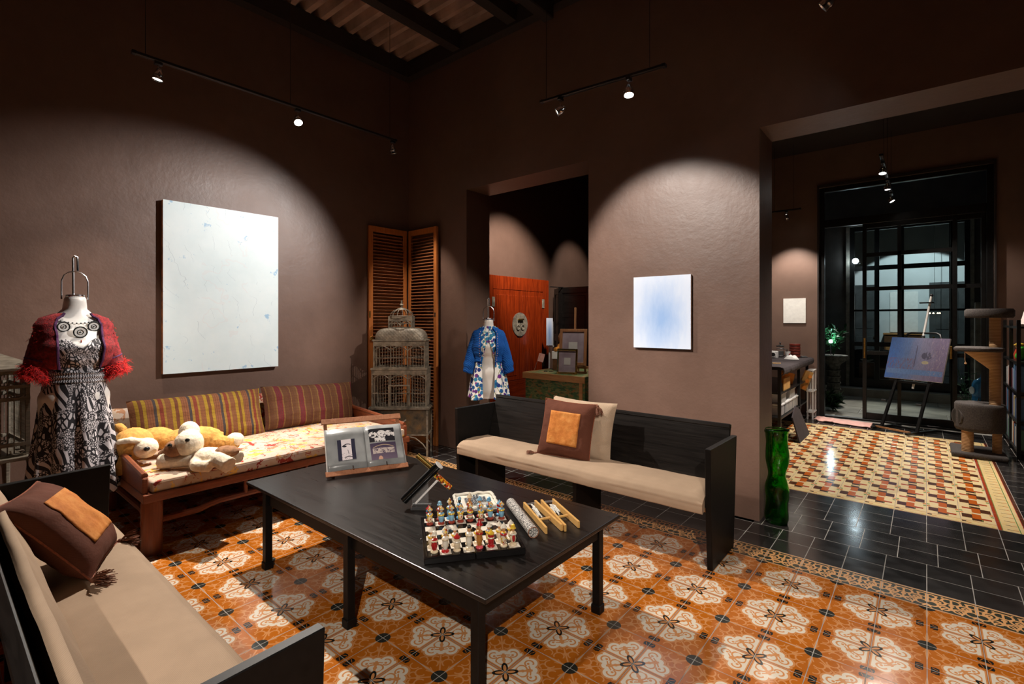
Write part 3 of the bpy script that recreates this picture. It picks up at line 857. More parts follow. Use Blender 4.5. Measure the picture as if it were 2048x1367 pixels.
# ------------------------------------------------------------------ shared builders
def uvsurf(name, fn, nu, nv, mat, parent=None, closed=False, thick=0, smooth=True, sub=0, **props):
    vs_ = []; fs = []; uvs = []
    for j in range(nv + 1):
        for i in range(nu + 1): vs_.append(tuple(fn(i / nu, j / nv)))
    for j in range(nv):
        for i in range(nu):
            a = j * (nu + 1) + i
            fs.append((a, a + 1, a + nu + 2, a + nu + 1))
            uvs += [(i / nu, j / nv), ((i + 1) / nu, j / nv), ((i + 1) / nu, (j + 1) / nv), (i / nu, (j + 1) / nv)]
    me = bpy.data.meshes.new(name); me.from_pydata(vs_, [], fs)
    u = me.uv_layers.new(name='UVMap')
    for k, q in enumerate(uvs): u.data[k].uv = q
    if smooth: me.polygons.foreach_set('use_smooth', [True] * len(fs))
    o = link(name, me, mat, parent, **props)
    if closed:
        w = o.modifiers.new('weld', 'WELD'); w.merge_threshold = .0004
    if thick:
        s_ = o.modifiers.new('thick', 'SOLIDIFY'); s_.thickness = thick; s_.offset = 0
    if sub:
        s_ = o.modifiers.new('sub', 'SUBSURF'); s_.levels = s_.render_levels = sub
    return o
def flat_uv(name, p, ex, ey, mat, parent, **props):
    """flat rectangle with UVs: corner p, edge vectors ex, ey"""
    p = Vector(p); ex = Vector(ex); ey = Vector(ey)
    return uvsurf(name, lambda u, v: p + ex * u + ey * v, 1, 1, mat, parent, smooth=False, **props)
def canvas(name, label, w, h, t, loc, rz, mat, edge):
    """stretched canvas; local x width, z height, faces -y, back at y=0"""
    th = thing(name, label, 'painting', loc, rz)
    MB().box(-w / 2, w / 2, -t + .002, -.002, 0, h).make('stretcher', edge, th, bevel=.002)
    flat_uv('painted_face', (-w / 2, -t, 0), (w, 0, 0), (0, 0, h), mat, th)
    return th
def cushion_fn(w, h, t, side, seed=0, pinch=.10, fold=.008):
    def f(u, v):
        a, b = u * 2 - 1, v * 2 - 1
        x = a * w / 2 * (1 - pinch * (1 - b * b) * .6 * abs(a) ** 3) ; y = b * h / 2 * (1 - pinch * (1 - a * a) * .6 * abs(b) ** 3)
        k = max(0, (1 - abs(a) ** 3.2)) * max(0, (1 - abs(b) ** 3.2))
        z = t / 2 * k ** .55 + (fold * nz(a * 2.3 + seed, b * 2.3, side) + fold * .6 * nz(a * 6 + seed, b * 6, side)) * min(1, k * 3)
        return (x, y, side * z)
    return f
def cushion(name, label, w, h, t, mat, loc, rot, cat='cushion', seed=0, n=26, pinch=.10, fold=.008):
    th = thing(name, label, cat, loc, rot=rot)
    uvsurf('front_cover', cushion_fn(w, h, t, 1, seed, pinch, fold), n, n, mat, th)
    uvsurf('back_cover', cushion_fn(w, h, t, -1, seed, pinch, fold), n, n, mat, th)
    return th
def tassel(parent, p, d, L=.075, mat='tassel_thread', seed=0, spread=.45):
    rr = random.Random(seed); p = Vector(p); d = Vector(d).normalized()
    up = Vector((0, 0, 1)) if abs(d.z) < .9 else Vector((1, 0, 0)); s1 = d.cross(up).normalized(); s2 = s1.cross(d)
    b = MB(); b.ball(p + d * .012, .013, 8, 6)
    for k in range(46):
        a = rr.random() * 2 * PI; r0 = .009 * math.sqrt(rr.random()); sp_ = spread * L * math.sqrt(rr.random()); w = rr.uniform(-.006, .006)
        q0 = p + d * .015 + (s1 * math.cos(a) + s2 * math.sin(a)) * r0
        q2 = p + d * (L * rr.uniform(.8, 1.05)) + (s1 * math.cos(a) + s2 * math.sin(a)) * sp_
        q1 = (q0 + q2) / 2 + (s1 * math.cos(a) + s2 * math.sin(a)) * (.25 * sp_) + s2 * w
        b.tube([q0, q1, q2], [.0022, .0024, .0016], 3)
    return b.make('tassel', mat, parent, smooth=True)
def patch_pillow(name, label, w, t, loc, rot, seed, corners):
    th = cushion(name, label, w, w, t, 'brown_cloth', loc, rot, 'pillow', seed)
    f = cushion_fn(w, w, t, 1, seed)
    def g(u, v):
        a, b = lerp(.215, .785, u), lerp(.215, .785, v); p_ = f(a, b); return (p_[0], p_[1], p_[2] + .0025)
    uvsurf('suede_patch', g, 18, 18, 'orange_suede', th, thick=.002, label='orange suede centre patch')
    ed = []
    for k in range(60):
        s_ = k / 60 * 4; i = int(s_); q = s_ - i
        u, v = [(q, 0), (1, q), (1 - q, 1), (0, 1 - q)][i]
        p_ = f(u, v); ed.append((p_[0], p_[1], 0))
    ed.append(ed[0])
    MB().tube(ed, .004, 5).make('piping', 'cord_thread', th, smooth=True)
    for k, (cx, cy, d) in enumerate(corners):
        tassel(th, (cx * w / 2 * .99, cy * w / 2 * .99, 0), d, .085, seed=seed * 5 + k)
    return th

# ------------------------------------------------------------------ canvases
canvas('canvas_painting', 'large pale blue-white abstract canvas hung above the daybed', 1.0, 1.525, .05, (WX + .003, -1.163, 1.048), PI / 2, 'pale_painting', 'pale_edge_rust')
canvas('canvas_painting', 'small pale sky-blue canvas on the wall between the two doorways', .505, .615, .028, (-.131, WY, 1.281), 0, 'sky_painting', 'canvas_linen')
canvas('canvas_painting', 'small plain white canvas on the studio wall above the work table', .32, .40, .02, (-.04, 6.1, 1.472), 0, 'canvas_linen', 'canvas_linen')

# ------------------------------------------------------------------ coffee table
t = thing('coffee_table', 'long low black wooden coffee table on slim square legs', 'table', (-.7025, -1.155, 0))
MB().box(-1.0475, 1.0475, -.525, .525, .466, .485).make('tabletop', 'black_wood', t, bevel=.004, seg=2)
MB().box(-.82, 1.0, -.50, -.48, .39, .466).make('apron', 'black_wood_matte', t); MB().box(-.82, 1.0, .39, .41, .39, .466).make('apron', 'black_wood_matte', t)
MB().box(.98, 1.0, -.48, .39, .39, .466).make('apron', 'black_wood_matte', t); MB().box(-.82, -.80, -.48, .39, .39, .466).make('apron', 'black_wood_matte', t)
for x in (-.80, .10, .985):
    for y in (-.50, .40):
        lg = MB().box(x - .021, x + .021, y - .021, y + .021, .03, .466).make('leg', 'black_wood_matte', t, bevel=.002)
        MB().box(x - .026, x + .026, y - .026, y + .026, 0, .045).make('foot', 'black_wood_matte', lg, bevel=.003)

# ------------------------------------------------------------------ benches
def bench(name, label, x0, x1, yf, flip, mid):
    """front at yf, back towards +y (or -y when flip)"""
    b = thing(name, label, 'bench', ((x0 + x1) / 2, yf, 0), PI if flip else 0)
    L = (x1 - x0) / 2
    prof = [(.03, 0), (.46, 0), (.50, .40), (.53, .735), (-.01, .745), (.0, .40)]
    for sx in (-1, 1):
        MB().prism(prof, lambda y, z: (sx * L, y, z), lambda y, z: (sx * (L - .034), y, z)).make('end_panel', 'black_wood_matte', b, bevel=.003)
    xa = L - .034
    MB().box(-xa, xa, .02, .42, .352, .376).make('seat_board', 'desk_trim', b, bevel=.002)
    MB().obox((0, .455, .585), (2 * xa, .024, .44), (-.27, 0, 0)).make('backrest', 'black_wood', b, bevel=.004)
    MB().obox((0, .512, .795), (2 * xa, .034, .03), (-.27, 0, 0)).make('top_rail', 'black_wood', b, bevel=.004)
    for mx_ in mid: MB().box(mx_ - .016, mx_ + .016, .06, .42, 0, .352).make('support', 'black_wood_matte', b)
    return b
bench('bench', 'black wooden bench along the wall below the small blue canvas', -1.60, .607, .02, False, [-.9, .10])
bench('bench', 'black wooden bench in the near left corner with its back to the camera side', -1.80, .43, -2.375, True, [-.1, .7])
def pad(name, label, L, loc, rz, back=False, seed=0):
    """seat pad with a rounded front that hangs over the seat edge: local x length, y depth"""
    th = thing(name, label, 'seat pad', loc, rz)
    prof = [(.40, .0), (.40, .055), (.33, .082), (.2, .094), (.08, .094), (.02, .085), (-.012, .062), (-.026, .030), (-.028, .0), (-.026, -.028), (-.016, -.030), (.012, -.004)]
    n = 60
    def f(u, v):
        k = v * (len(prof) - 1); i = min(int(k), len(prof) - 2); q = k - i
        y = lerp(prof[i][0], prof[i + 1][0], q); z = lerp(prof[i][1], prof[i + 1][1], q)
        x = (u - .5) * L; e = min(u, 1 - u) * L
        rd = max(0, 1 - e / .05); z2 = z - (.016 * rd * rd if z > .04 else 0)
        w = .0035 * nz(x * 3 + seed, y * 3, z * 3) + .0022 * nz(x * 11 + seed, y * 9, z * 9)
        y2 = y + (.010 * nz(x * 4 + seed, 3.3, .5) if z < .03 and y < .01 else 0)
        return (x, y2, max(z2 + w, .0005) if y2 > .012 else z2 + w)
    uvsurf('cover', f, 110, 44, 'beige_cloth', th)
    for sx in (0, 1):
        b = MB(); pts = [f(sx, k / 40) for k in range(33)]
        b.prism([(p_[1], p_[2]) for p_ in pts], lambda y, z: (pts[0][0], y, z), lambda y, z: (pts[0][0] + (.001 if sx == 0 else -.001), y, z)).make('end_cover', 'beige_cloth', th)
    if back:
        def g(u, v):
            x = (u - .5) * L; zz = lerp(.07, .42, v); yy = .375 + zz * .27 - .045 + .012 * math.cos(v * PI * 2) + .004 * nz(x * 5, zz * 5, 2)
            return (x, yy, zz)
        uvsurf('back_cover', g, 40, 12, 'beige_cloth', th, thick=.03)
    return th
pad('seat_pad', 'beige cotton seat pad on the bench below the blue canvas', 2.12, (-.497, .02, .378), 0, seed=3)
pad('seat_pad', 'beige cotton pad covering the near left bench', 2.15, (-.685, -2.375, .378), PI, True, seed=11)
cushion('bench_pillow', 'plain beige pillow leaning behind the brown patchwork pillow', .56, .46, .15, 'pillow_cloth', (-.50, .33, .665), (PI / 2 - .24, 0.03, .10), 'pillow', 4, fold=.016)
patch_pillow('patchwork_pillow', 'brown pillow with orange suede centre standing on the far bench', .44, .15, (-.545, .20, .672), (PI / 2 - .30, .04, .16), 2,
             [(-1, -1, (-.8, -.3, .35)), (1, -1, (-.2, -.75, .55)), (1, 1, (.45, -1, .12))])
def wd(*d): return Euler((.84, .05, 2.75)).to_matrix().inverted() @ Vector(d)
patch_pillow('patchwork_pillow', 'brown pillow with orange suede centre lying on the near left bench', .44, .17, (-1.215, -2.635, .640), (.84, .05, 2.75), 5,
             [(-1, -1, wd(.75, .45, .12)), (1, -1, wd(.35, .85, .10)), (1, 1, wd(-.5, .2, -.9)), (-1, 1, wd(.6, .1, -.9))])

# ------------------------------------------------------------------ daybed with mattress, cloth, cushions
d = thing('daybed', 'reddish wooden daybed with round legs along the left wall', 'daybed', (-2.88, -1.05, 0))
for sx in (-1, 1):
    for sy in (-1, 1):
        MB().lathe([(.058, 0), (.060, .02), (.060, .33), (.055, .35)], 20, (sx * .595, sy * 1.0, 0)).make('leg', 'daybed_leg_wood', d, smooth=True)
MB().box(-.655, .655, -1.06, 1.06, .345, .40).make('seat_frame', 'daybed_wood', d, bevel=.008, seg=2)
# stretcher with a humped profile at the front and plain ones elsewhere
def hump(a, b, fix, axis):
    pts = []
    for k in range(33):
        u = k / 32; s_ = min(u, 1 - u); z = .205 + (.028 if s_ > .20 else .028 * max(0, (s_ - .17) / .03))
        p_ = lerp(a, b, u); pts.append((fix, p_, z) if axis == 'y' else (p_, fix, z))
    return pts
for sx in (-1, 1): MB().tube(hump(-1.06, 1.06, sx * .595, 'y'), .021, 8).make('stretcher', 'daybed_wood', d, smooth=True)
for sy in (-1, 1): MB().tube(hump(-.64, .64, sy * 1.0, 'x'), .021, 8).make('stretcher', 'daybed_wood', d, smooth=True)
for sx in (-1, 1):
    for y in (-.42, .05, .52): MB().cyl((sx * .60, y, .225), (sx * .60, y, .35), .014, n=8).make('strut', 'daybed_wood', d, smooth=True)
for sy in (-1, 1):
    arm = MB().prism([(-.64, .40), (.62, .40), (.62, .50), (.56, .515), (-.3, .57), (-.64, .70)], lambda x, z: (x, sy * 1.04 - .016, z), lambda x, z: (x, sy * 1.04 + .016, z)).make('arm', 'daybed_wood', d, bevel=.006)
    MB().tube([(.60, sy * 1.04, .512), (.2, sy * 1.04, .548), (-.3, sy * 1.04, .585), (-.64, sy * 1.04, .70)], .02, 8).make('arm_rail', 'daybed_wood', arm, smooth=True)
MB().box(-.655, -.62, -1.06, 1.06, .40, .72).make('back_panel', 'daybed_wood', d, bevel=.005)
MB().box(-.66, -.60, .99, 1.05, .40, .775).make('back_post', 'daybed_wood', d, bevel=.01, seg=2); MB().box(-.66, -.60, -1.05, -.99, .40, .775).make('back_post', 'daybed_wood', d, bevel=.01, seg=2)
def matt(u, v):
    a, b = u * 2 - 1, v * 2 - 1
    return a, b
mt = MB()
def mfn(u, v):
    k = v; x = 0
    return (0, 0, 0)
th = thing('mattress', 'thin daybed mattress in a red and yellow floral cover', 'mattress', (-2.84, -1.05, .40))
mbx = MB().box(-.555, .60, -1.015, 1.015, 0, .075)
mbx.make('cover', 'floral_cloth', th, smooth=True, bevel=.02, seg=3)
MB().tube([(.596, -.99, .07), (.596, 0, .072), (.596, .99, .07)], .004, 5).make('piping', 'floral_cloth', th)
def drape(u, v):
    y = lerp(-1.0, .97, u); wob = .012 * nz(y * 4, 1, 2) + .01 * nz(y * 11, 3, 1); prof = [(-.012, .10), (-.045, .33), (-.055, .385), (-.08, .405), (-.105, .39), (-.108, .30)]
    k = v * 5; i = min(int(k), 4); q = k - i
    return (lerp(prof[i][0], prof[i + 1][0], q) + wob * .4, y, lerp(prof[i][1], prof[i + 1][1], q) + (wob if v > .3 else 0) + .012 * abs(math.sin(y * 2.4)))
o = uvsurf('floral_throw', drape, 70, 15, 'floral_cloth', None, thick=.01)
o.location = (-3.42, -1.05, .375); tag(o, 'red and cream floral throw hung over the daybed back', 'throw')
cushion('long_cushion', 'long mustard, brown and grey striped cushion on the left half of the daybed', 1.02, .44, .17, 'mustard_stripe_cloth', (-3.215, -1.46, .665), (PI / 2 - .36, 0, PI / 2 - .02), 'cushion', 9, pinch=.05, fold=.014)
cushion('long_cushion', 'long maroon and brown patterned cushion on the right half of the daybed', .98, .42, .17, 'maroon_stripe_cloth', (-3.21, -.46, .665), (PI / 2 - .36, .05, PI / 2 + .02), 'cushion', 14, pinch=.05, fold=.014)

# plush dogs: one closed body mesh each
def remesh(o, vx=.007, sm=6, it=.5):
    r = o.modifiers.new('fuse', 'REMESH'); r.mode = 'VOXEL'; r.voxel_size = vx; r.use_smooth_shade = True
    s_ = o.modifiers.new('soft', 'SMOOTH'); s_.factor = it; s_.iterations = sm
    tx = bpy.data.textures.get('fur') or bpy.data.textures.new('fur', 'CLOUDS'); tx.noise_scale = .012
    dm = o.modifiers.new('fur', 'DISPLACE'); dm.texture = tx; dm.strength = .006; dm.mid_level = .5
    return o
p = thing('plush_dog', 'tan plush dog with a white muzzle resting on the daybed arm', 'plush toy', (-2.84, -2.00, .478), rot=(0, 0, -.25))
p.scale = (1.12, 1.12, 1.12)
remesh(MB().ball((-.06, .30, .10), (.10, .20, .085)).ball((-.10, .10, .12), (.085, .12, .08)).tube([(-.05, .38, .08), (0, .5, .05), (.06, .56, .05)], [.06, .055, .05], 10).tube([(-.16, .34, .08), (-.14, .5, .06)], [.06, .05], 10).make('body', 'plush_tan', p))
remesh(MB().ball((.0, -.02, .125), (.105, .115, .105)).make('head', 'plush_tan', p))
remesh(MB().ball((.075, .045, .105), (.062, .072, .066)).make('muzzle', 'plush_cream', p)); remesh(MB().tube([(.07, -.10, .16), (.10, -.03, .17), (.09, .03, .15)], [.018, .022, .02], 8).make('blaze', 'plush_cream', p))
MB().ball((.137, .052, .11), (.014, .018, .014), 10, 7).make('nose', 'eye_black', p, smooth=True)
for e_ in ((.088, -.03, .165), (.105, -.035, .07)): MB().ball(e_, .010, 8, 6).make('eye', 'eye_black', p, smooth=True)
remesh(MB().tube([(-.06, -.07, .20), (-.07, -.10, .235), (-.06, -.12, .24)], [.03, .03, .018], 8).make('ear', 'plush_tan', p)); remesh(MB().tube([(.04, -.08, .06), (.07, -.09, .0), (.08, -.08, -.05)], [.025, .03, .022], 8).make('ear', 'plush_tan', p))
remesh(MB().ball((.02, .56, .075), (.055, .06, .05)).make('paw', 'plush_cream', p))
p = thing('plush_dog', 'cream plush puppy with a brown nose patch sprawled on the floral mattress', 'plush toy', (-2.46, -1.80, .478), -1.1)
p.scale = (1.12, 1.12, 1.12)
remesh(MB().ball((-.03, .14, .06), (.085, .13, .06)).tube([(.02, .06, .05), (.07, -.04, .045), (.08, -.11, .045)], [.042, .038, .05], 10).tube([(-.0, .22, .06), (.05, .30, .07), (.06, .38, .045)], [.05, .045, .05], 10).tube([(-.08, .22, .06), (-.07, .34, .06)], [.045, .038], 10).tube([(.03, .10, .04), (.085, .16, .035), (.09, .26, .04)], [.04, .035, .035], 10).make('body', 'plush_cream', p))
remesh(MB().ball((.0, .02, .145), (.085, .085, .085)).ball((-.05, -.03, .20), (.06, .065, .075)).make('head', 'plush_cream', p))
remesh(MB().ball((.055, -.035, .12), (.05, .062, .055)).make('muzzle', 'plush_brown', p))
MB().ball((.10, -.02, .155), (.013, .015, .012), 10, 7).make('nose', 'eye_black', p, smooth=True); MB().ball((.065, .075, .185), (.012, .016, .011), 10, 7).make('eye', 'eye_black', p, smooth=True)
remesh(MB().tube([(.03, -.09, .13), (.05, -.13, .08), (.055, -.145, .03)], [.018, .03, .024], 8).make('ear', 'plush_brown', p))
remesh(MB().ball((-.04, .27, .10), (.06, .08, .035)).make('back_patch', 'plush_brown', p))

# ------------------------------------------------------------------ folding louvre screen in the corner
ls = thing('louvre_screen', 'tall two-leaf folding louvre door standing in the room corner', 'louvre door', (-3.49, .985, 0))
def louvre_leaf(w, ang, parent, knob):
    l = MB().box(0, .055, -.017, .017, 0, 2.655).box(w - .055, w, -.017, .017, 0, 2.655).box(.055, w - .055, -.017, .017, 0, .10).box(.055, w - .055, -.017, .017, 2.585, 2.655).make('leaf', 'louvre_wood', parent, bevel=.003)
    l.rotation_euler = (0, 0, ang)
    me = MB().obox((0, 0, 0), (w - .112, .042, .007), (.62, 0, 0)).mesh('slat'); me.materials.append(MATS['slat_wood'])
    for k in range(62):
        s_ = bpy.data.objects.new('slat', me); COL.objects.link(s_); s_.parent = l; s_.location = (w / 2, 0, .12 + k * .0398)
    return l
l1 = louvre_leaf(.555, -PI / 2 - .01, ls, True); l1.location = (-.022, -.012, 0)
l2 = louvre_leaf(.56, -.035, ls, False); l2.location = (.0, .022, 0)
MB().ring((.525, .022, 1.30), .020, .006, 'y', 16, 6).ball((.525, .02, 1.30), (.016, .008, .016), 10, 6).make('finger_pull', 'gold_metal', l1, smooth=True)
MB().box(.535, .556, .012, .0185, 1.55, 1.63).make('lock_plate', 'gold_metal', l1); MB().box(.525, .545, -.0185, -.014, 1.56, 1.61).make('lock_plate', 'bead_dark', l2)

# ------------------------------------------------------------------ tiered metal birdcage
c = thing('tiered_birdcage', 'tiered antique metal birdcage with domed top before the louvre door', 'birdcage', (-2.998, .508, 0), .6965)
W, D = .655, .30
for sx in (-1, 1):
    for sy in (-1, 1):
        x, y = sx * (W / 2 - .012), sy * (D / 2 - .012)
        lg = MB().bar((x, y, 0), (x, y, .56), .02).make('leg', 'aged_iron', c)
        MB().tube([(x, y, .07), (x - sx * .05, y, .14), (x - sx * .13, y, .205), (x - sx * .24, y, .232)], .007, 6).make('brace', 'aged_iron', lg, smooth=True)
MB().box(-W / 2 + .012, W / 2 - .012, -D / 2 + .006, D / 2 - .006, .245, .525).make('tray_drawer', 'rust_panel', c, bevel=.004)
MB().box(-W / 2 - .01, W / 2 + .01, -D / 2 - .01, D / 2 + .01, .525, .545).box(-W / 2, W / 2, -D / 2, D / 2, .235, .25).make('tray_rim', 'aged_iron', c)
MB().tube([(-.08, -D / 2 + .002, .41), (-.06, -D / 2 - .014, .395), (0, -D / 2 - .02, .388), (.06, -D / 2 - .014, .395), (.08, -D / 2 + .002, .41)], .008, 6).make('drawer_pull', 'aged_iron', c, smooth=True)
def tier(z0, z1, w, dd, arch_n, name):
    g = MB()
    for sx in (-1, 1):
        for sy in (-1, 1): g.bar((sx * w / 2, sy * dd / 2, z0), (sx * w / 2, sy * dd / 2, z1), .014)
    for z in (z0 + .006, z1 - .03):
        h = .012 if z < z1 - .05 else .05
        g.box(-w / 2, w / 2, -dd / 2 - .006, -dd / 2 + .006, z - h / 2, z + h / 2).box(-w / 2, w / 2, dd / 2 - .006, dd / 2 + .006, z - h / 2, z + h / 2)
        g.box(-w / 2 - .006, -w / 2 + .006, -dd / 2, dd / 2, z - h / 2, z + h / 2).box(w / 2 - .006, w / 2 + .006, -dd / 2, dd / 2, z - h / 2, z + h / 2)
    fr = g.make(name, 'aged_iron', c)
    aw = w / arch_n
    for sy in (-1, 1):
        for k in range(arch_n):
            x0 = -w / 2 + k * aw
            pts = [(x0 + aw * q, sy * dd / 2, z1 - .105 + .05 * math.sin(PI * q)) for q in [i / 10 for i in range(11)]]
            MB().tube(pts, .006, 5).make('arch', 'aged_iron', fr)
            if k: MB().bar((x0, sy * dd / 2, z0), (x0, sy * dd / 2, z1 - .05), .010).make('post', 'aged_iron', fr)
    n = int(w / .03); rod = MB().cyl((0, 0, z0), (0, 0, z1 - .05), .003, n=5).mesh('wire'); rod.materials.append(MATS['aged_iron'])
    for sy in (-1, 1):
        for k in range(1, n):
            o = bpy.data.objects.new('wire', rod); COL.objects.link(o); o.parent = fr; o.location = (-w / 2 + w * k / n, sy * dd / 2, 0)
    for sx in (-1, 1):
        for k in range(1, int(dd / .03)):
            o = bpy.data.objects.new('wire', rod); COL.objects.link(o); o.parent = fr; o.location = (sx * w / 2, -dd / 2 + dd * k / int(dd / .03), 0)
    zc = lerp(z0, z1, .38)
    MB().ring((0, 0, zc), .01, .001).make('hook', 'aged_iron', fr)
    for sy in (-1, 1): MB().bar((-w / 2, sy * dd / 2, zc), (w / 2, sy * dd / 2, zc), .008).make('cross_wire', 'aged_iron', fr)
    return fr
t1 = tier(.545, .965, .60, .27, 3, 'lower_tier')
dr = MB().box(-.118, -.104, -.145, -.135, .55, .80).box(.104, .118, -.145, -.135, .55, .80).box(-.104, .104, -.145, -.135, .55, .565).box(-.104, .104, -.145, -.135, .785, .80).make('gate', 'aged_iron', c)
MB().ring((.10, -.15, .70), .012, .003, 'y', 12, 5).make('gate_latch', 'aged_iron', dr)
MB().box(-.315, .315, -.148, .148, .965, .985).make('lower_rim', 'aged_iron', c)
t2 = tier(.985, 1.285, .565, .25, 3, 'middle_tier')
MB().box(-.30, .30, -.14, .14, 1.285, 1.30).make('upper_rim', 'aged_iron', c)
def dome(s_, n=28):
    rings = []
    for k in range(9):
        q = k / 8; w = lerp(.29, .155, q ** 2.2); dd = lerp(.135, .085, q ** 2.2); z = 1.30 + .13 * math.sin(q * PI / 2)
        rings.append([(w * math.copysign(abs(math.cos(a)) ** .45, math.cos(a)), dd * math.copysign(abs(math.sin(a)) ** .45, math.sin(a)), z) for a in [2 * PI * i / n for i in range(n)]])
    return s_.rings(rings)
dome(MB()).make('domed_roof', 'embossed_iron', c, smooth=True)
t3 = tier(1.43, 1.565, .255, .15, 2, 'top_tier')
cr = MB().ring((0, 0, 1.565), .13, .006, 'z', 28, 6).make('crown_ring', 'aged_iron', c)
for k in range(14):
    a = 2 * PI * k / 14
    MB().tube([(math.cos(a) * .13 * math.cos(q), math.sin(a) * .09 * math.cos(q), 1.565 + .085 * math.sin(q)) for q in [i / 6 * 1.35 for i in range(7)]], .0035, 5).make('crown_rib', 'aged_iron', cr)
MB().lathe([(.06, 1.638), (.045, 1.655), (.01, 1.665), (.01, 1.68), (.024, 1.695), (.008, 1.71), (.012, 1.722), (.002, 1.75)], 14).make('finial', 'aged_iron', c, smooth=True)

# grey wooden birdcage on curved legs at the left edge
c = thing('wooden_birdcage', 'weathered grey wooden birdcage on curved legs at the left edge', 'birdcage', (-3.22, -2.82, 0), .10)
for x in (-.22, .22):
    for y in (-.24, .24):
        MB().bar((x, y, .62), (x, y, 1.19), .022).make('post', 'grey_wood', c)
        MB().tube([(x, y, .62), (x + .05 * (1 if x > 0 else -1), y, .58), (x + .085 * (1 if x > 0 else -1), y, .48), (x + .09 * (1 if x > 0 else -1), y, .30), (x + .06 * (1 if x > 0 else -1), y, .0)], [.016, .016, .015, .014, .013], 6).make('leg', 'grey_wood', c, smooth=True)
MB().box(-.27, .27, -.29, .29, .595, .62).make('base_board', 'grey_wood', c, bevel=.004); MB().box(-.235, .235, -.255, .255, .62, .635).make('floor_board', 'grey_wood', c)
for z in (.70, 1.00, 1.08, 1.175):
    MB().box(-.232, .232, -.252, -.23, z - .012, z + .012).box(-.232, .232, .23, .252, z - .012, z + .012).box(-.232, -.21, -.23, .23, z - .012, z + .012).box(.21, .232, -.23, .23, z - .012, z + .012).make('rail', 'grey_wood', c)
rod = MB().cyl((0, 0, .62), (0, 0, 1.18), .0035, n=5).mesh('wire'); rod.materials.append(MATS['grey_wood'])
for k in range(1, 15):
    for sx in (-1, 1):
        o = bpy.data.objects.new('wire', rod); COL.objects.link(o); o.parent = c; o.location = (sx * .22, -.24 + .48 * k / 15, 0)
        o = bpy.data.objects.new('wire', rod); COL.objects.link(o); o.parent = c; o.location = (-.22 + .44 * k / 15, sx * .24, 0)
MB().rings([[(-.29, -.31, 1.19), (.29, -.31, 1.19), (.29, .31, 1.19), (-.29, .31, 1.19)], [(-.29, -.31, 1.205), (.29, -.31, 1.205), (.29, .31, 1.205), (-.29, .31, 1.205)], [(-.05, -.07, 1.33), (.05, -.07, 1.33), (.05, .07, 1.33), (-.05, .07, 1.33)]]).make('roof', 'grey_wood', c)
for z0 in (.655, 1.025):
    for k in range(4):
        y0 = -.18 + k * .12
        for sx in (-1, 1):
            MB().tube([(sx * .236, y0 + .045 * math.sin(q * 4.5) * (1 - q * .4) , z0 + .03 * q * math.cos(q * 5)) for q in [i / 12 for i in range(13)]], .005, 5).make('scroll', 'grey_wood', c)
for y0 in (-.08, .08):
    MB().ring((.232, y0, 1.115), .028, .005, 'x', 14, 5).ring((.232, y0 - .012, 1.108), .012, .004, 'x', 10, 5).make('scroll', 'grey_wood', c)

# ------------------------------------------------------------------ green glass vase
v = thing('glass_vase', 'tall crumpled green glass vase on the black tiles by the pillar', 'vase', (.735, 1.118, 0))
def vz(u, vv):
    a = u * 2 * PI; z = vv * .70
    r = .072 + .007 * math.sin(z * 13) + .006 * math.sin(z * 27 + 1) + .008 * nz(math.cos(a) * 1.4, math.sin(a) * 1.4, z * 9) + (.006 if vv > .97 else 0)
    r *= (.93 if vv < .03 else 1)
    return (r * math.cos(a), r * .93 * math.sin(a), z + (.016 * math.cos(a + .6) if vv > .9 else 0) * (vv - .9) * 10)
vo_ = uvsurf('wall', vz, 40, 46, 'green_glass', v, closed=True, thick=.006)
MB().lathe([(.066, .002), (.070, .012), (.066, .024), (.03, .028)], 28).make('base', 'green_glass', v, smooth=True)
MB().ring((0, 0, .698), .077, .004, 'z', 30, 6).make('rim', 'green_glass', v, smooth=True)

# ------------------------------------------------------------------ dress forms (local frame: faces -y)
TORSO = [(.60, .11, .085, 0), (.70, .15, .11, 0), (.80, .165, .118, .005), (.90, .170, .120, .0), (.99, .135, .100, 0), (1.07, .132, .098, -.005), (1.14, .152, .118, -.018), (1.20, .160, .128, -.026), (1.27, .156, .105, -.012), (1.33, .165, .085, 0), (1.37, .145, .070, .004), (1.40, .085, .062, .006), (1.43, .058, .056, .004), (1.50, .052, .052, -.004), (1.515, .040, .040, -.004)]
def tor(z):
    for i in range(len(TORSO) - 1):
        a, b = TORSO[i], TORSO[i + 1]
        if a[0] <= z <= b[0]:
            q = (z - a[0]) / (b[0] - a[0]); q = q * q * (3 - 2 * q)
            return tuple(lerp(a[k], b[k], q) for k in (1, 2, 3))
    return TORSO[0][1:] if z < TORSO[0][0] else TORSO[-1][1:]
def ring_at(z, g=0, n=32, dz=0):
    rx, ry, yo = tor(z)
    return [((rx + g) * math.cos(2 * PI * k / n), (ry + g) * math.sin(2 * PI * k / n) + yo, z + dz) for k in range(n)]
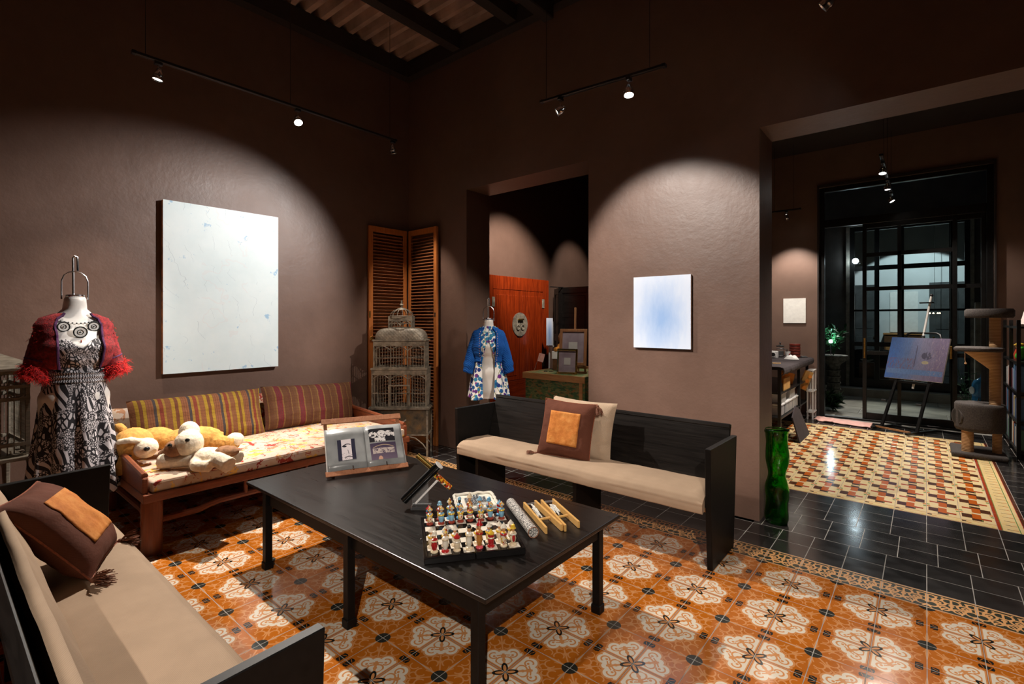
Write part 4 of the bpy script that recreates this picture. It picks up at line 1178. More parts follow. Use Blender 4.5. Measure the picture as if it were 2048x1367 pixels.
def form(label, loc, rz, s, zoff):
    f = thing('dress_form', label, 'mannequin', loc, rz); f.scale = (1, 1, 1)
    Z = lambda z: (z - 1.5) * s + 1.5 + zoff
    T = lambda p_: (p_[0] * s, p_[1] * s, Z(p_[2]))
    zs = [.60 + (1.515 - .60) * k / 44 for k in range(45)]
    MB().rings([[T(p_) for p_ in ring_at(z)] for z in zs]).make('torso', 'mannequin_skin', f, smooth=1.2)
    MB().cyl((0, 0, .03), (0, 0, Z(.62)), .013, n=12).make('pole', 'steel_tube', f, smooth=True)
    MB().lathe([(.15, 0), (.155, .008), (.14, .016), (.03, .028), (.014, .045)], 28).make('base', 'steel_tube', f, smooth=True)
    zt = Z(1.5); w = .062 * s
    MB().tube([(-w, 0, zt - .01), (-w, 0, zt + .10 * s), (-w * .82, 0, zt + .135 * s), (-w * .45, 0, zt + .155 * s), (0, 0, zt + .162 * s), (w * .45, 0, zt + .155 * s), (w * .82, 0, zt + .135 * s), (w, 0, zt + .10 * s), (w, 0, zt - .01)], .0045, 8).make('hanger_loop', 'steel_tube', f, smooth=True)
    MB().tube([(-.008, .0, zt + .0), (-.008, .006, zt + .245 * s), (0, .0, zt + .255 * s), (.012, -.006, zt + .25 * s), (.013, -.008, zt + .165 * s)], .0065, 8).make('hook', 'steel_tube', f, smooth=True)
    MB().lathe([(.050, 0), (.053, .004), (.050, .012), (.02, .020)], 24, (0, -.004 * s, Z(1.507))).make('neck_cap', 'chrome', f, smooth=True)
    return f, T
def necklace_ring(T, z, g, n=30, dip=.05):
    pts = []
    for k in range(n):
        a = 2 * PI * k / n; fr = max(0, -math.sin(a)) ** 2; zz = z - dip * fr
        rx, ry, yo = tor(zz); pts.append(T(((rx + g) * math.cos(a), (ry + g) * math.sin(a) + yo, zz)))
    return pts

F1 = (-2.80, -2.352, 0)
f1, T1 = form('silver dress form with hanger loop wearing the black and white dress', F1, 1.62, 1.10, .17)
def dress1(u, v):
    a = 2 * PI * u - PI / 2           # start at front centre
    fr = math.cos(a + PI / 2)         # 1 at front
    top = 1.235 + .035 * max(0, math.cos(2 * (a + PI / 2))) * (1 if fr > 0 else .3) - (.07 * math.exp(-((a + PI / 2) / .28) ** 2) if u < .5 else .07 * math.exp(-((a + PI / 2 - 2 * PI) / .28) ** 2))
    if v < .33:
        q = v / .33; z = lerp(top, 1.02, q); rx, ry, yo = tor(z); g = .010 + .004 * math.sin(a * 9 + z * 60) * q
        return T1(((rx + g) * math.cos(a), (ry + g) * math.sin(a) + yo, z))
    q = (v - .33) / .67; z = lerp(1.02, .30, q)
    rx, ry = lerp(.140, .205, q ** .8), lerp(.108, .18, q ** .8)
    pl = .026 * q * math.cos(a * 9 + 1.4 * nz(q * 2, 3, 1)) + .010 * q * math.cos(a * 17 + 1)
    return T1(((rx + pl) * math.cos(a), (ry + pl) * math.sin(a), z + .010 * math.cos(a * 9) * q))
dr = thing('evening_dress', 'long strapless black and white printed dress on the left dress form', 'dress', F1, 1.62)
uvsurf('dress_cloth', dress1, 150, 70, 'dress_print', dr, closed=True, thick=.003)
def sashfn(u, v):
    z = lerp(.99, 1.05, v); rx, ry, yo = tor(z); a = 2 * PI * u; g = .019 + .004 * math.sin(v * 14 + math.sin(a * 2))
    return T1(((rx + g) * math.cos(a), (ry + g) * math.sin(a) + yo, z + .008 * math.sin(a * 2)))
uvsurf('sash', sashfn, 60, 10, 'sash_print', dr, closed=True)
# red fringed shrug
def fluff(b, pts, rr, n, L, r=.0011, dirv=(0, 0, -1)):
    for _ in range(n):
        p_ = Vector(rr.choice(pts)) + Vector((rr.gauss(0, .008), rr.gauss(0, .008), rr.gauss(0, .006)))
        d_ = (Vector(dirv) * rr.uniform(.1, 1) + Vector((rr.gauss(0, .7), rr.gauss(0, .7), rr.gauss(0, .45)))).normalized()
        k = d_.cross(Vector((rr.random(), rr.random(), rr.random() + .1))).normalized()
        l = L * rr.uniform(.4, 1)
        b.tube([p_, p_ + d_ * l * .5 + k * l * .15, p_ + d_ * l], [r, r, r * .5], 3, False)
    return b
sh = thing('red_shrug', 'red knitted shrug with shaggy red cuffs on the left dress form', 'shrug', F1, 1.62)
def shrug_back(u, v):
    a = lerp(-PI / 2 + .62, 1.5 * PI - .62, u)
    side = abs(math.cos(a))
    z = lerp(1.418 - .02 * side, 1.10 + .03 * math.sin(a), v); rx, ry, yo = tor(min(z, 1.40))
    g = .018 + .012 * v
    return T1(((rx + g) * math.cos(a), (ry + g) * math.sin(a) + yo, z))
uvsurf('back_panel', shrug_back, 60, 24, 'red_knit', sh, thick=.008)
cuff_pts = []
for sx in (-1, 1):
    def sleeve(u, v):
        a = 2 * PI * u; q = v
        c_ = Vector((sx * lerp(.105, .185, q ** .75), .0 - .02 * q, lerp(1.355, 1.03, q ** 1.15)))
        r_ = lerp(.055, .068, q); dx = Vector((.55 * sx if q > .3 else .2 * sx, 0, .7)).normalized()
        return T1(c_ + Vector((math.cos(a) * r_ * .85, math.sin(a) * r_ * 1.05, math.cos(a) * r_ * .35 * sx)) + Vector((0, 0, .004 * math.sin(v * 60))))
    sl = uvsurf('sleeve', sleeve, 26, 22, 'red_knit', sh, closed=True, thick=.006)
    cp = [sleeve(i / 40, 1 - .13 * (i % 3) / 2) for i in range(40)]
    fluff(MB(), cp, R, 1100, .055).make('shaggy_cuff', 'red_fringe', sl, kind='stuff')
    bd = [sleeve(i / 24, .74) for i in range(25)]
    MB().tube(bd, .006, 5).make('purple_band', 'purple_knit', sl)
    ep = [shrug_back(0 if sx > 0 else 1, k / 20) for k in range(21)]
    MB().tube(ep, .008, 6).make('purple_edge', 'purple_knit', sh)
    fluff(MB(), [Vector(sleeve(i / 30, .12 + .1 * (i % 4))) for i in range(30)], R, 420, .022).make('loose_yarn', 'red_fringe', sh, kind='stuff')
nk = thing('medallion_necklace', 'bead necklace with three round medallions on the left dress form', 'necklace', F1, 1.62)
b = MB()
for p_ in necklace_ring(T1, 1.40, .008, 54, .055): b.ball(p_, .0055, 6, 5)
b.make('bead_strand', 'bead_dark', nk, smooth=True)
for x, z, r_ in ((-.070, 1.325, .030), (0, 1.292, .034), (.070, 1.325, .030)):
    rx, ry, yo = tor(z); y = -(ry) * math.sqrt(max(0, 1 - (x / rx) ** 2)) + yo - .014
    C_ = T1((x, y, z)); md = MB().cyl((C_[0], C_[1] - .002, C_[2]), (C_[0], C_[1] + .004, C_[2]), r_ * .9, n=20).make('medallion', 'bead_white', nk)
    MB().ring(C_, r_, .0045, 'y', 22, 6).make('medallion_rim', 'bead_dark', md); MB().ring((C_[0], C_[1] - .003, C_[2]), r_ * .45, .002, 'y', 14, 5).ball((C_[0], C_[1] - .004, C_[2]), .005, 8, 6).make('medallion_boss', 'bead_dark', md)
C_ = T1((0, tor(1.25)[2] - tor(1.25)[1] - .014, 1.238)); MB().ball(C_, (.004, .004, .010), 8, 6).ball((C_[0], C_[1], C_[2] - .018), (.003, .003, .008), 8, 6).make('red_drop', 'bead_red', nk, smooth=True)

F2 = (-2.03, .92, 0)
f2, T2 = form('silver dress form with hanger loop wearing the blue cardigan', F2, .74, .93, .02)
fl_ = thing('floral_dress', 'short white dress with blue and purple flowers and split front on the doorway dress form', 'dress', F2, .74)
def dress2(u, v):
    # open at the front below the bust: the two edges drift apart towards the hem
    q = max(0, (v - .22) / .78); op = .06 + .50 * min(1, q * 3) * (1 - .55 * q)
    if v < .22: op = .01
    a = lerp(-PI / 2 + op, 1.5 * PI - op, u)
    z = lerp(1.43, .60, v)
    if z > 1.08: rx, ry, yo = tor(min(z, 1.42)); g = .012
    else:
        k = (1.08 - z) / .48; rx, ry, yo = lerp(.135, .215, k ** .7), lerp(.105, .17, k ** .7), -.004; g = .012
    g += .018 * q * math.cos(a * 8 + .4) + .007 * q * math.cos(a * 15)
    return T2(((rx + g) * math.cos(a), (ry + g) * math.sin(a) + yo, z + .012 * q * math.cos(a * 4)))
uvsurf('dress_cloth', dress2, 120, 56, 'poppy_print', fl_, thick=.003)
def inner(u, v):
    a = lerp(.25, PI - .25, u); z = lerp(1.0, .585, v); k = (1.0 - z) / .4
    return T2(((.13 + .06 * k) * math.cos(a), (.09 + .05 * k) * math.sin(a), z))
uvsurf('back_lining', inner, 30, 12, 'poppy_print', fl_, thick=.002)
cd = thing('blue_cardigan', 'bright blue knitted cardigan with pink lace edging on the doorway dress form', 'cardigan', F2, .74)
def cback(u, v):
    a = lerp(-PI / 2 + .50, 1.5 * PI - .50, u); z = lerp(1.43 - .02 * abs(math.cos(a)), 1.02, v); rx, ry, yo = tor(min(z, 1.40)); g = .024 + .018 * v
    return T2(((rx + g) * math.cos(a), (ry + g) * math.sin(a) + yo, z))
uvsurf('back_panel', cback, 60, 24, 'blue_knit', cd, thick=.007)
for sx in (-1, 1):
    def sleeve2(u, v):
        a = 2 * PI * u; q = v
        c_ = Vector((sx * lerp(.115, .235, q ** .8), .0 - .03 * q, lerp(1.36, .895, q ** 1.1)))
        r_ = lerp(.055, .072, min(1, q * 1.3)) * (1 - .18 * max(0, q - .86) / .14) + .004 * math.sin(v * 40) * (1 if v > .7 else .2)
        return T2(c_ + Vector((math.cos(a) * r_ * .9, math.sin(a) * r_ * 1.05, math.cos(a) * r_ * .30 * sx)))
    uvsurf('sleeve', sleeve2, 26, 30, 'blue_knit', cd, closed=True, thick=.006)
    ep = [cback(0 if sx > 0 else 1, k / 20) for k in range(21)]
    MB().tube(ep, .007, 6).make('knit_edge', 'blue_knit', cd)
    b = MB()
    for k in range(1, 15): b.ball(cback(.012 if sx > 0 else .988, k / 15), (.006, .006, .009), 6, 5)
    b.make('lace_edge', 'cuff_lace', cd)
nk = thing('turquoise_necklace', 'two-strand turquoise bead necklace on the doorway dress form', 'necklace', F2, .74)
for z, dip in ((1.41, .05), (1.405, .085)):
    b = MB()
    for k, p_ in enumerate(necklace_ring(T2, z, .016, 46, dip)): b.ball(p_, .0055 if k % 3 else .008, 6, 5)
    b.make('bead_strand', 'bead_teal', nk, smooth=True)

# ------------------------------------------------------------------ track lighting
def rail(label, p0, p1, drops, name='light_track'):
    p0 = Vector(p0); p1 = Vector(p1)
    r_ = thing(name, label, 'light track', (p0 + p1) / 2)
    a, b_ = p0 - (p0 + p1) / 2, p1 - (p0 + p1) / 2
    MB().bar(a, b_, .034, .020).make('rail_body', 'rail_metal', r_, bevel=.002)
    n = (b_ - a).normalized(); s_ = n.cross(Vector((0, 0, 1)))
    for k in (-1, 1): MB().bar(a + s_ * .010 * k - Vector((0, 0, .0105)), b_ + s_ * .010 * k - Vector((0, 0, .0105)), .004, .003).make('conductor', 'chrome', r_)
    for q in drops:
        c_ = a.lerp(b_, q); MB().cyl(c_ + Vector((0, 0, .01)), (c_.x, c_.y, H - .02 - r_.location.z), .0025, n=6).make('suspension_wire', 'rail_metal', r_)
    for k in (a, b_): MB().obox(k, (.03, .04, .026), (0, 0, math.atan2(n.y, n.x))).make('end_cap', 'rail_metal', r_, bevel=.003)
    return r_
def head(label, top, target, lit='lamp_bulb', grp=None, power=0, angle=60, blend=.5, color=WARM):
    """spot head: clip, stem, yoke, chrome body and lamp face aimed at target"""
    h = thing('spotlight', label, 'spotlight', top, group=grp)
    MB().box(-.017, .017, -.026, .026, -.024, 0).make('clip', 'rail_metal', h, bevel=.003)
    MB().cyl((0, 0, -.024), (0, 0, -.075), .006, n=10).make('stem', 'chrome', h, smooth=True)
    c_ = Vector((0, 0, -.105)); d_ = (Vector(target) - (Vector(top) + c_)).normalized(); rot = d_.to_track_quat('Z', 'Y').to_matrix()
    ym = MB(); ym.tube([c_ + rot @ Vector((-.036, 0, 0)), c_ + Vector((-.030, 0, .022)), c_ + Vector((0, 0, .034)), c_ + Vector((.030, 0, .022)), c_ + rot @ Vector((.036, 0, 0))], .0035, 6)
    ym.make('yoke', 'chrome', h, smooth=True)
    b = MB(); n = 22
    prof = [(.012, -.055), (.020, -.05), (.024, -.03), (.034, -.012), (.036, .004), (.034, .008), (.036, .016), (.038, .032), (.034, .034), (.030, .022)]
    b.rings([[c_ + rot @ Vector((r_ * math.cos(2 * PI * k / n), r_ * math.sin(2 * PI * k / n), z)) for k in range(n)] for r_, z in prof], cap=False)
    bd = b.make('lamp_body', 'chrome', h, smooth=.9)
    b = MB(); b.rings([[c_ + rot @ Vector((r_ * math.cos(2 * PI * k / n), r_ * math.sin(2 * PI * k / n), z)) for k in range(n)] for r_, z in ((.030, .020), (.029, .024), (.02, .027), (.004, .028))])
    b.make('lamp_face', lit, bd, smooth=True)
    if power: spot(Vector(top) + c_ + d_ * .045, target, power, angle, blend, .022, color)
    return h
rail('long black light track hung along the left wall', (-2.84, -2.02, 3.475), (-2.84, .30, 3.475), (.03, .5, .97))
head('dim spotlight at the left end of the left track', (-2.84, -1.87, 3.463), (-2.95, -2.25, 1.2), 'lamp_dim', power=150, angle=62, blend=.7)
head('brightest spotlight in the middle of the left track', (-2.84, -.79, 3.463), (-.7, -1.25, .2), power=560, angle=92, blend=.4)
head('spotlight at the far end of the left track near the corner', (-2.84, .27, 3.463), (-3.1, .85, 1.4), 'lamp_dim', power=110, angle=50, blend=.6)
rail('short black light track above the small blue canvas', (-.93, .40, 3.39), (.155, .40, 3.345), (.04, .9))
head('left spotlight of the short track above the blue canvas', (-.74, .40, 3.37), (-3.5, -1.4, 1.55), power=470, angle=58, blend=.6, color=COOL)
head('right spotlight of the short track above the blue canvas', (-.12, .40, 3.345), (.3, -.3, 0), power=60, angle=60, blend=.7)
hd = head('spotlight cut by the top edge of the picture above the wide doorway', (1.16, .36, 3.47), (-2.3, .62, 1.0), power=300, angle=36, blend=.6)
rail('light track over the wide doorway leaving the top of the frame', (1.16, .36, 3.482), (2.6, .36, 3.482), (.5,), 'light_track')

# ------------------------------------------------------------------ things on the coffee table
TZ = .485
# book stand
st = thing('book_stand', 'reddish wooden book stand on the coffee table', 'book stand', (-1.29, -1.085, TZ), math.atan2(.911, .412))
# local x along width, +y backwards
ang = .70
def sl_(x, s, n=0): return (x, .0 + s * math.sin(ang) - n * math.cos(ang), .028 + s * math.cos(ang) + n * math.sin(ang))
MB().bar(sl_(-.27, -.006, .014), sl_(.27, -.006, .014), .034, .010, (0, -math.cos(ang), math.sin(ang))).make('ledge', 'stand_wood', st, bevel=.002)
for x in (-.25, .25): MB().bar(sl_(x, 0, -.008), sl_(x, .40, -.008), .022, .012).make('upright', 'stand_wood', st)
MB().bar(sl_(-.275, .385, .004), sl_(.275, .385, .004), .012, .04, (0, math.sin(ang), math.cos(ang))).make('top_bar', 'stand_wood', st, bevel=.002)
for x in (-.22, .22): MB().bar((x, .02, .008), (x, .25, .008), .02, .016).make('foot', 'stand_wood', st); 
for x in (-.22, .22): MB().bar((x, .24, .012), sl_(x, .28, -.02), .016, .012).make('strut', 'stand_wood', st)
for x in (-.10, .12): MB().bar(sl_(x, 0, .045), sl_(x, .022, .045), .008, .006).make('page_clip', 'steel_tube', st)
al = thing('photo_album', 'open album of black and white photographs on the book stand', 'album', (-1.29, -1.085, TZ), math.atan2(.911, .412))
for sx in (-1, 1):
    MB().prism([(0, .003), (.262, .003), (.262, .318), (0, .318)], lambda a, b_: sl_(sx * a, b_, .006), lambda a, b_: sl_(sx * a, b_, .012)).make('cover', 'album_cover', al)
    def pg(u, v): return sl_(sx * u * .256, .008 + v * .304, .017 + .012 * math.sin(min(1, u * 1.15) * PI) ** .7 * (1 - .5 * u))
    page = uvsurf('page', pg, 16, 6, 'album_page', al, thick=.004)
    def onpage(name, x0, x1, y0, y1, mat):
        def g(u, v):
            xx = lerp(x0, x1, u); q = pg(abs(xx) / .256, (lerp(y0, y1, v) - .008) / .304); return (q[0], q[1] - .0032 * math.cos(ang), q[2] + .0032 * math.sin(ang))
        uvsurf(name, g, 8, 4, mat, page)
    if sx < 0: onpage('photograph', -.185, -.070, .075, .225, 'portrait_print')
    else:
        onpage('photograph', .028, .205, .185, .285, 'group_print'); onpage('photograph', .028, .205, .050, .175, 'car_print')

# kaleidoscope on an acrylic stand
k = thing('kaleidoscope', 'black and gold kaleidoscope with bead barrel on a clear acrylic stand', 'kaleidoscope', (-.538, -1.252, TZ))
O = Vector((-.538, -1.252, TZ)); P = lambda *a: Vector(a) - O
ex = Vector((.7674, .6412, 0)); ey = Vector((-.6412, .7674, 0))
MB().obox((0, 0, .009), (.105, .065, .018), (0, 0, .6965)).make('stand_base', 'acrylic', k, bevel=.002)
MB().prism([(-.05, .018), (.04, .018), (.04, .148), (.028, .148), (-.05, .052)], lambda a, z: ex * a + ey * .003 + Vector((0, 0, z)), lambda a, z: ex * a + ey * .009 + Vector((0, 0, z))).make('stand_plate', 'acrylic', k)
MB().cyl(P(-.607, -1.316, .531), P(-.459, -1.193, .722), .024, n=22).make('black_tube', 'black_gloss', k, smooth=.9)
MB().cyl(P(-.459, -1.193, .722), P(-.456, -1.1905, .726), .0255, n=22).make('eyepiece_cap', 'white_gloss', k, smooth=.9)
MB().cyl(P(-.559, -1.262, .776), P(-.487, -1.203, .697), .015, n=18).make('gold_tube', 'gold_metal', k, smooth=.9)
MB().cyl(P(-.485, -1.201, .672), P(-.418, -1.145, .595), .0155, n=18).make('bead_barrel', 'bead_barrel', k, smooth=.9)
MB().bar(P(-.563, -1.270, .512), P(-.462, -1.186, .650), .012, .010).make('clear_rod', 'white_gloss', k)

# chess board and pieces
CB = Vector((-.073, -1.345, TZ)); CR = .914
cb = thing('chess_board', 'black folding chess box with ivory squares on the coffee table', 'chess board', CB, CR)
MB().box(-.222, -.002, -.222, .222, 0, .026).make('box_half', 'chess_lacquer', cb, bevel=.003); MB().box(.002, .222, -.222, .222, 0, .026).make('box_half', 'chess_lacquer', cb, bevel=.003)
MB().box(-.222, .222, -.222, -.21, .026, .031).box(-.222, .222, .21, .222, .026, .031).box(-.222, -.21, -.21, .21, .026, .031).box(.21, .222, -.21, .21, .026, .031).make('raised_rim', 'chess_lacquer', cb, bevel=.0015)
sq = MB().box(-.0245, .0245, -.0245, .0245, 0, .0015).mesh('square'); sq.materials.append(MATS['chess_ivory'])
sq2 = MB().box(-.0245, .0245, -.0245, .0245, 0, .0015).mesh('square'); sq2.materials.append(MATS['black_gloss'])
for i in range(8):
    for j in range(8):
        o = bpy.data.objects.new('square', sq if (i + j) % 2 else sq2); COL.objects.link(o); o.parent = cb; o.location = ((i - 3.5) * .051, (j - 3.5) * .051, .026)
MB().ball((-.226, .0, .014), .005, 8, 6).make('clasp', 'steel_tube', cb)
def piece(kind, label, i, j, cols, grp, jx=0, jy=0, rz=0):
    p_ = CB + Matrix.Rotation(CR, 3, 'Z') @ Vector(((i - 3.5) * .051 + jx, (j - 3.5) * .051 + jy, .0276))
    h = {'pawn': .076, 'rook': .062, 'knight': .082, 'bishop': .09, 'queen': .102, 'king': .108}[kind] / .08
    t_ = thing('chess_' + kind, label, 'chess piece', p_, CR + rz, grp); t_.scale = (.98, .98, 1.2)
    base, body, collar, face, hat = cols
    MB().lathe([(.0165, 0), (.0175, .003), (.0155, .006), (.009, .009)], 14).make('base', base, t_, smooth=True)
    if kind == 'rook':
        MB().lathe([(.010, .006), (.013, .012), (.014, .03), (.011, .034), (.0145, .038), (.0145, .046)], 14).make('body', body, t_, smooth=True)
        MB().lathe([(.015, .046), (.016, .050), (.006, .058), (.002, .064)], 6).make('hat', hat, t_)
        MB().ring((0, 0, .034), .013, .003, 'z', 14, 5).make('collar', collar, t_, smooth=True)
        return t_
    MB().lathe([(r_, z * h) for r_, z in ((.007, .006), (.0115, .014), (.0145, .026), (.012, .034), (.0155, .041), (.013, .047), (.005, .050))], 14).make('body', body, t_, smooth=True)
    MB().ring((0, 0, .041 * h), .0135, .0038, 'z', 14, 6).make('collar', collar, t_, smooth=True)
    MB().ball((0, 0, .057 * h), (.0078, .0078, .0085 * h), 10, 8).make('head', face, t_, smooth=True)
    if kind == 'knight':
        MB().ball((0, -.013, .03 * h), (.007, .005, .016), 10, 7).make('shield', 'paint_red', t_, smooth=True)
    hz = .063 * h
    if kind in ('pawn', 'king', 'bishop'): MB().lathe([(.0155, hz), (.0135, hz + .003), (.007, hz + .009), (.002, hz + .015 * h)], 12).make('hat', hat, t_, smooth=True)
    elif kind == 'queen': MB().ball((0, .002, hz), (.0095, .0095, .009), 10, 7).make('hair', hat, t_, smooth=True)
    else: MB().lathe([(.014, hz - .002), (.012, hz), (.010, hz + .003), (.009, hz + .010), (.003, hz + .014)], 12).make('hat', hat, t_, smooth=True)
    return t_
order = ['rook', 'knight', 'bishop', 'queen', 'king', 'bishop', 'knight', 'rook']
pw_far = [('paint_brick', b_, 'paint_yellow', 'paint_skin', 'paint_mottle') for b_ in ('paint_mottle', 'paint_sky', 'paint_sky', 'paint_mottle', 'paint_band', 'paint_mottle', 'paint_sky', 'paint_sky')]
bk_far = [('paint_brick', 'paint_blue', 'paint_red', 'paint_skin', 'paint_red'), ('paint_brick', 'paint_mottle', 'paint_brick', 'paint_skin', 'paint_sky'), ('paint_blue', 'paint_sky', 'paint_yellow', 'paint_skin', 'paint_mottle'), ('paint_blue', 'paint_blue', 'paint_yellow', 'paint_black', 'paint_sky'), ('paint_brick', 'paint_tan', 'paint_brick', 'paint_skin', 'paint_cream'), ('paint_brick', 'paint_sky', 'paint_white', 'paint_skin', 'paint_sky'), ('paint_brick', 'paint_band', 'paint_blue', 'paint_skin', 'paint_blue'), ('paint_blue', 'paint_red', 'paint_sky', 'paint_skin', 'paint_sky')]
for i in range(8):
    piece('pawn', 'pawn with wide pointed hat, %s from the left in the blue front row' % ORD[i], i, 6, pw_far[i], 'blue chess pawns', R.uniform(-.005, .005), R.uniform(-.006, .006))
    kd = order[i]
    piece(kd, 'blue painted %s, %s from the left in the far back row' % (kd, ORD[i]), i, 7, bk_far[i], 'blue chess pieces', R.uniform(-.004, .004), R.uniform(-.004, .004))
pw_near = [('paint_cream', b_, 'paint_yellow', 'paint_skin', 'paint_white') for b_ in ('paint_cream', 'paint_cream', 'paint_white', 'paint_mottle', 'paint_cream', 'paint_mottle', 'paint_cream', 'paint_cream')]
bk_near = [('paint_cream', 'paint_red', 'paint_cream', 'paint_skin', 'paint_white'), ('paint_red', 'paint_white', 'paint_cream', 'paint_skin', 'paint_mottle'), ('paint_cream', 'paint_cream', 'paint_white', 'paint_tan', 'paint_red'), ('paint_cream', 'paint_white', 'paint_cream', 'paint_skin', 'paint_black'), ('paint_pink', 'paint_tan', 'paint_red', 'paint_skin', 'paint_red'), ('paint_red', 'paint_red', 'paint_cream', 'paint_skin', 'paint_yellow'), ('paint_cream', 'paint_mottle', 'paint_red', 'paint_skin', 'paint_white'), ('paint_cream', 'paint_cream', 'paint_white', 'paint_skin', 'paint_yellow')]
ordn = ['knight', 'bishop', 'rook', 'queen', 'king', 'rook', 'bishop', 'knight']
for i in range(8):
    piece('pawn', 'cream pawn with pointed hat, %s from the left in the near front row' % ORD[i], i, 1, pw_near[i], 'cream chess pawns', R.uniform(-.008, .008), R.uniform(-.004, .012))
    kd = ordn[i]
    piece(kd, 'cream and red %s, %s from the left in the nearest row' % (kd, ORD[i]), i, 0, bk_near[i], 'cream chess pieces', R.uniform(-.004, .004), R.uniform(-.003, .008))

# white ceramic solitaire tray with dotted marbles
TR = Vector((-.355, -1.012, TZ)); ta = .92
tr = thing('ceramic_tray', 'white ceramic tray with wavy rim behind the chess board', 'tray', TR, ta)
def trayfn(u, v):
    return ((u - .5) * .228, (v - .5) * .235, .016)
MB().box(-.108, .108, -.112, .112, 0, .014).make('tray_floor', 'ceramic_white', tr, bevel=.004)
rim = []
for k in range(48):
    a = 2 * PI * k / 48; c_, s_ = math.cos(a), math.sin(a); q = (abs(c_) ** 8 + abs(s_) ** 8) ** (-1 / 8); w = 1 + .02 * math.sin(a * 16)
    rim.append((c_ * q * .112 * w, s_ * q * .116 * w, .020 + .003 * math.sin(a * 11)))
rim.append(rim[0]); MB().tube(rim, .0085, 7).make('wavy_rim', 'ceramic_white', tr, smooth=True)
MB().box(-.06, .06, -.062, .062, .014, .0165).make('recess_panel', 'ceramic_grey', tr, bevel=.002)
mm = MB().ball((0, 0, 0), .0082, 10, 7).mesh('marble', smooth=True); mm.materials.append(MATS['dotted_marble'])
for i in range(7):
    for j in range(7):
        if (i in (0, 1, 5, 6) and j in (0, 1, 5, 6)) or (i == 3 and j == 3): continue
        o = bpy.data.objects.new('marble', mm); COL.objects.link(o); o.location = TR + Matrix.Rotation(ta, 3, 'Z') @ Vector(((i - 3) * .0175, (j - 3) * .0175, .0247)); tag(o, 'small black marble with pale dots on the white tray', 'marble', 'marbles on the tray')

# speckled tube and two wooden acrobat toys
sp_ = thing('speckled_tube', 'black and white speckled paper tube lying beside the chess board', 'tube', (0, -1.041, TZ + .0265))
MB().cyl((-.167, .115, 0), (.163, -.11, 0), .026, n=28, cap=False).make('tube_wall', 'speckled_paper', sp_, smooth=True)
dv = Vector((.33, -.225, 0)).normalized()
MB().cyl(Vector((.163, -.11, 0)) - dv * .004, Vector((.163, -.11, 0)) - dv * .002, .0245, n=28).make('end_lens', 'speckled_paper', sp_); MB().cyl(Vector((-.167, .115, 0)) + dv * .004, Vector((-.167, .115, 0)) + dv * .006, .0245, n=28).make('end_lens', 'speckled_paper', sp_)
MB().ring((.163, -.11, 0), .0255, .0015, 'z', 28, 5, rot=dv.to_track_quat('Z', 'Y').to_matrix()).make('end_rim', 'stand_wood', sp_)
def toy(label, a0, a1, b0, b1, seed):
    z = .018; rr = random.Random(seed); C_ = (Vector(a0 + (0,)) + Vector(a1 + (0,)) + Vector(b0 + (0,)) + Vector(b1 + (0,))) / 4
    t_ = thing('acrobat_toy', label, 'wooden toy', (C_.x, C_.y, TZ))
    q = lambda p_, zz=z: Vector((p_[0] - C_.x, p_[1] - C_.y, zz))
    for p0, p1 in ((a0, a1), (b0, b1)): MB().bar(q(p0), q(p1), .012, .034).make('side_bar', 'toy_wood', t_, bevel=.003, seg=2)
    ma = Vector(a0).lerp(Vector(a1), .62); mb_ = Vector(b0).lerp(Vector(b1), .62)
    MB().cyl(q(ma), q(mb_), .0065, n=10).make('cross_dowel', 'toy_wood', t_, smooth=True)
    f0 = Vector(a0).lerp(Vector(a1), .06); g0 = Vector(b0).lerp(Vector(b1), .06)
    for dz in (.024, .03): MB().cyl(q(f0, dz), q(g0, dz), .0009, n=4).make('string', 'steel_white', t_)
    cen0 = (q(f0) + q(g0)) / 2; cen1 = (q(ma) + q(mb_)) / 2
    b = MB()
    for k in range(5):
        s0 = cen0.lerp(cen1, .05 + .06 * k) + Vector((rr.uniform(-.012, .012), rr.uniform(-.012, .012), rr.uniform(-.006, .006)))
        s1 = s0 + (cen1 - cen0) * .5 + Vector((rr.uniform(-.012, .012), rr.uniform(-.012, .012), rr.uniform(-.008, .004)))
        b.tube([s0, (s0 + s1) / 2 + Vector((0, 0, .006)), s1], [.004, .006, .004], 6)
    b.ball(cen0.lerp(cen1, .25), (.010, .010, .012), 8, 6)
    b.make('jointed_figure', 'toy_bone', t_, smooth=True)
    return t_
toy('wooden acrobat toy with two side bars, next to the speckled tube', (-.104, -.886), (.188, -1.08), (-.075, -.824), (.226, -1.003), 1)
toy('wooden acrobat toy with two side bars, nearest the table edge', (-.053, -.794), (.243, -.997), (-.012, -.741), (.271, -.919), 2)

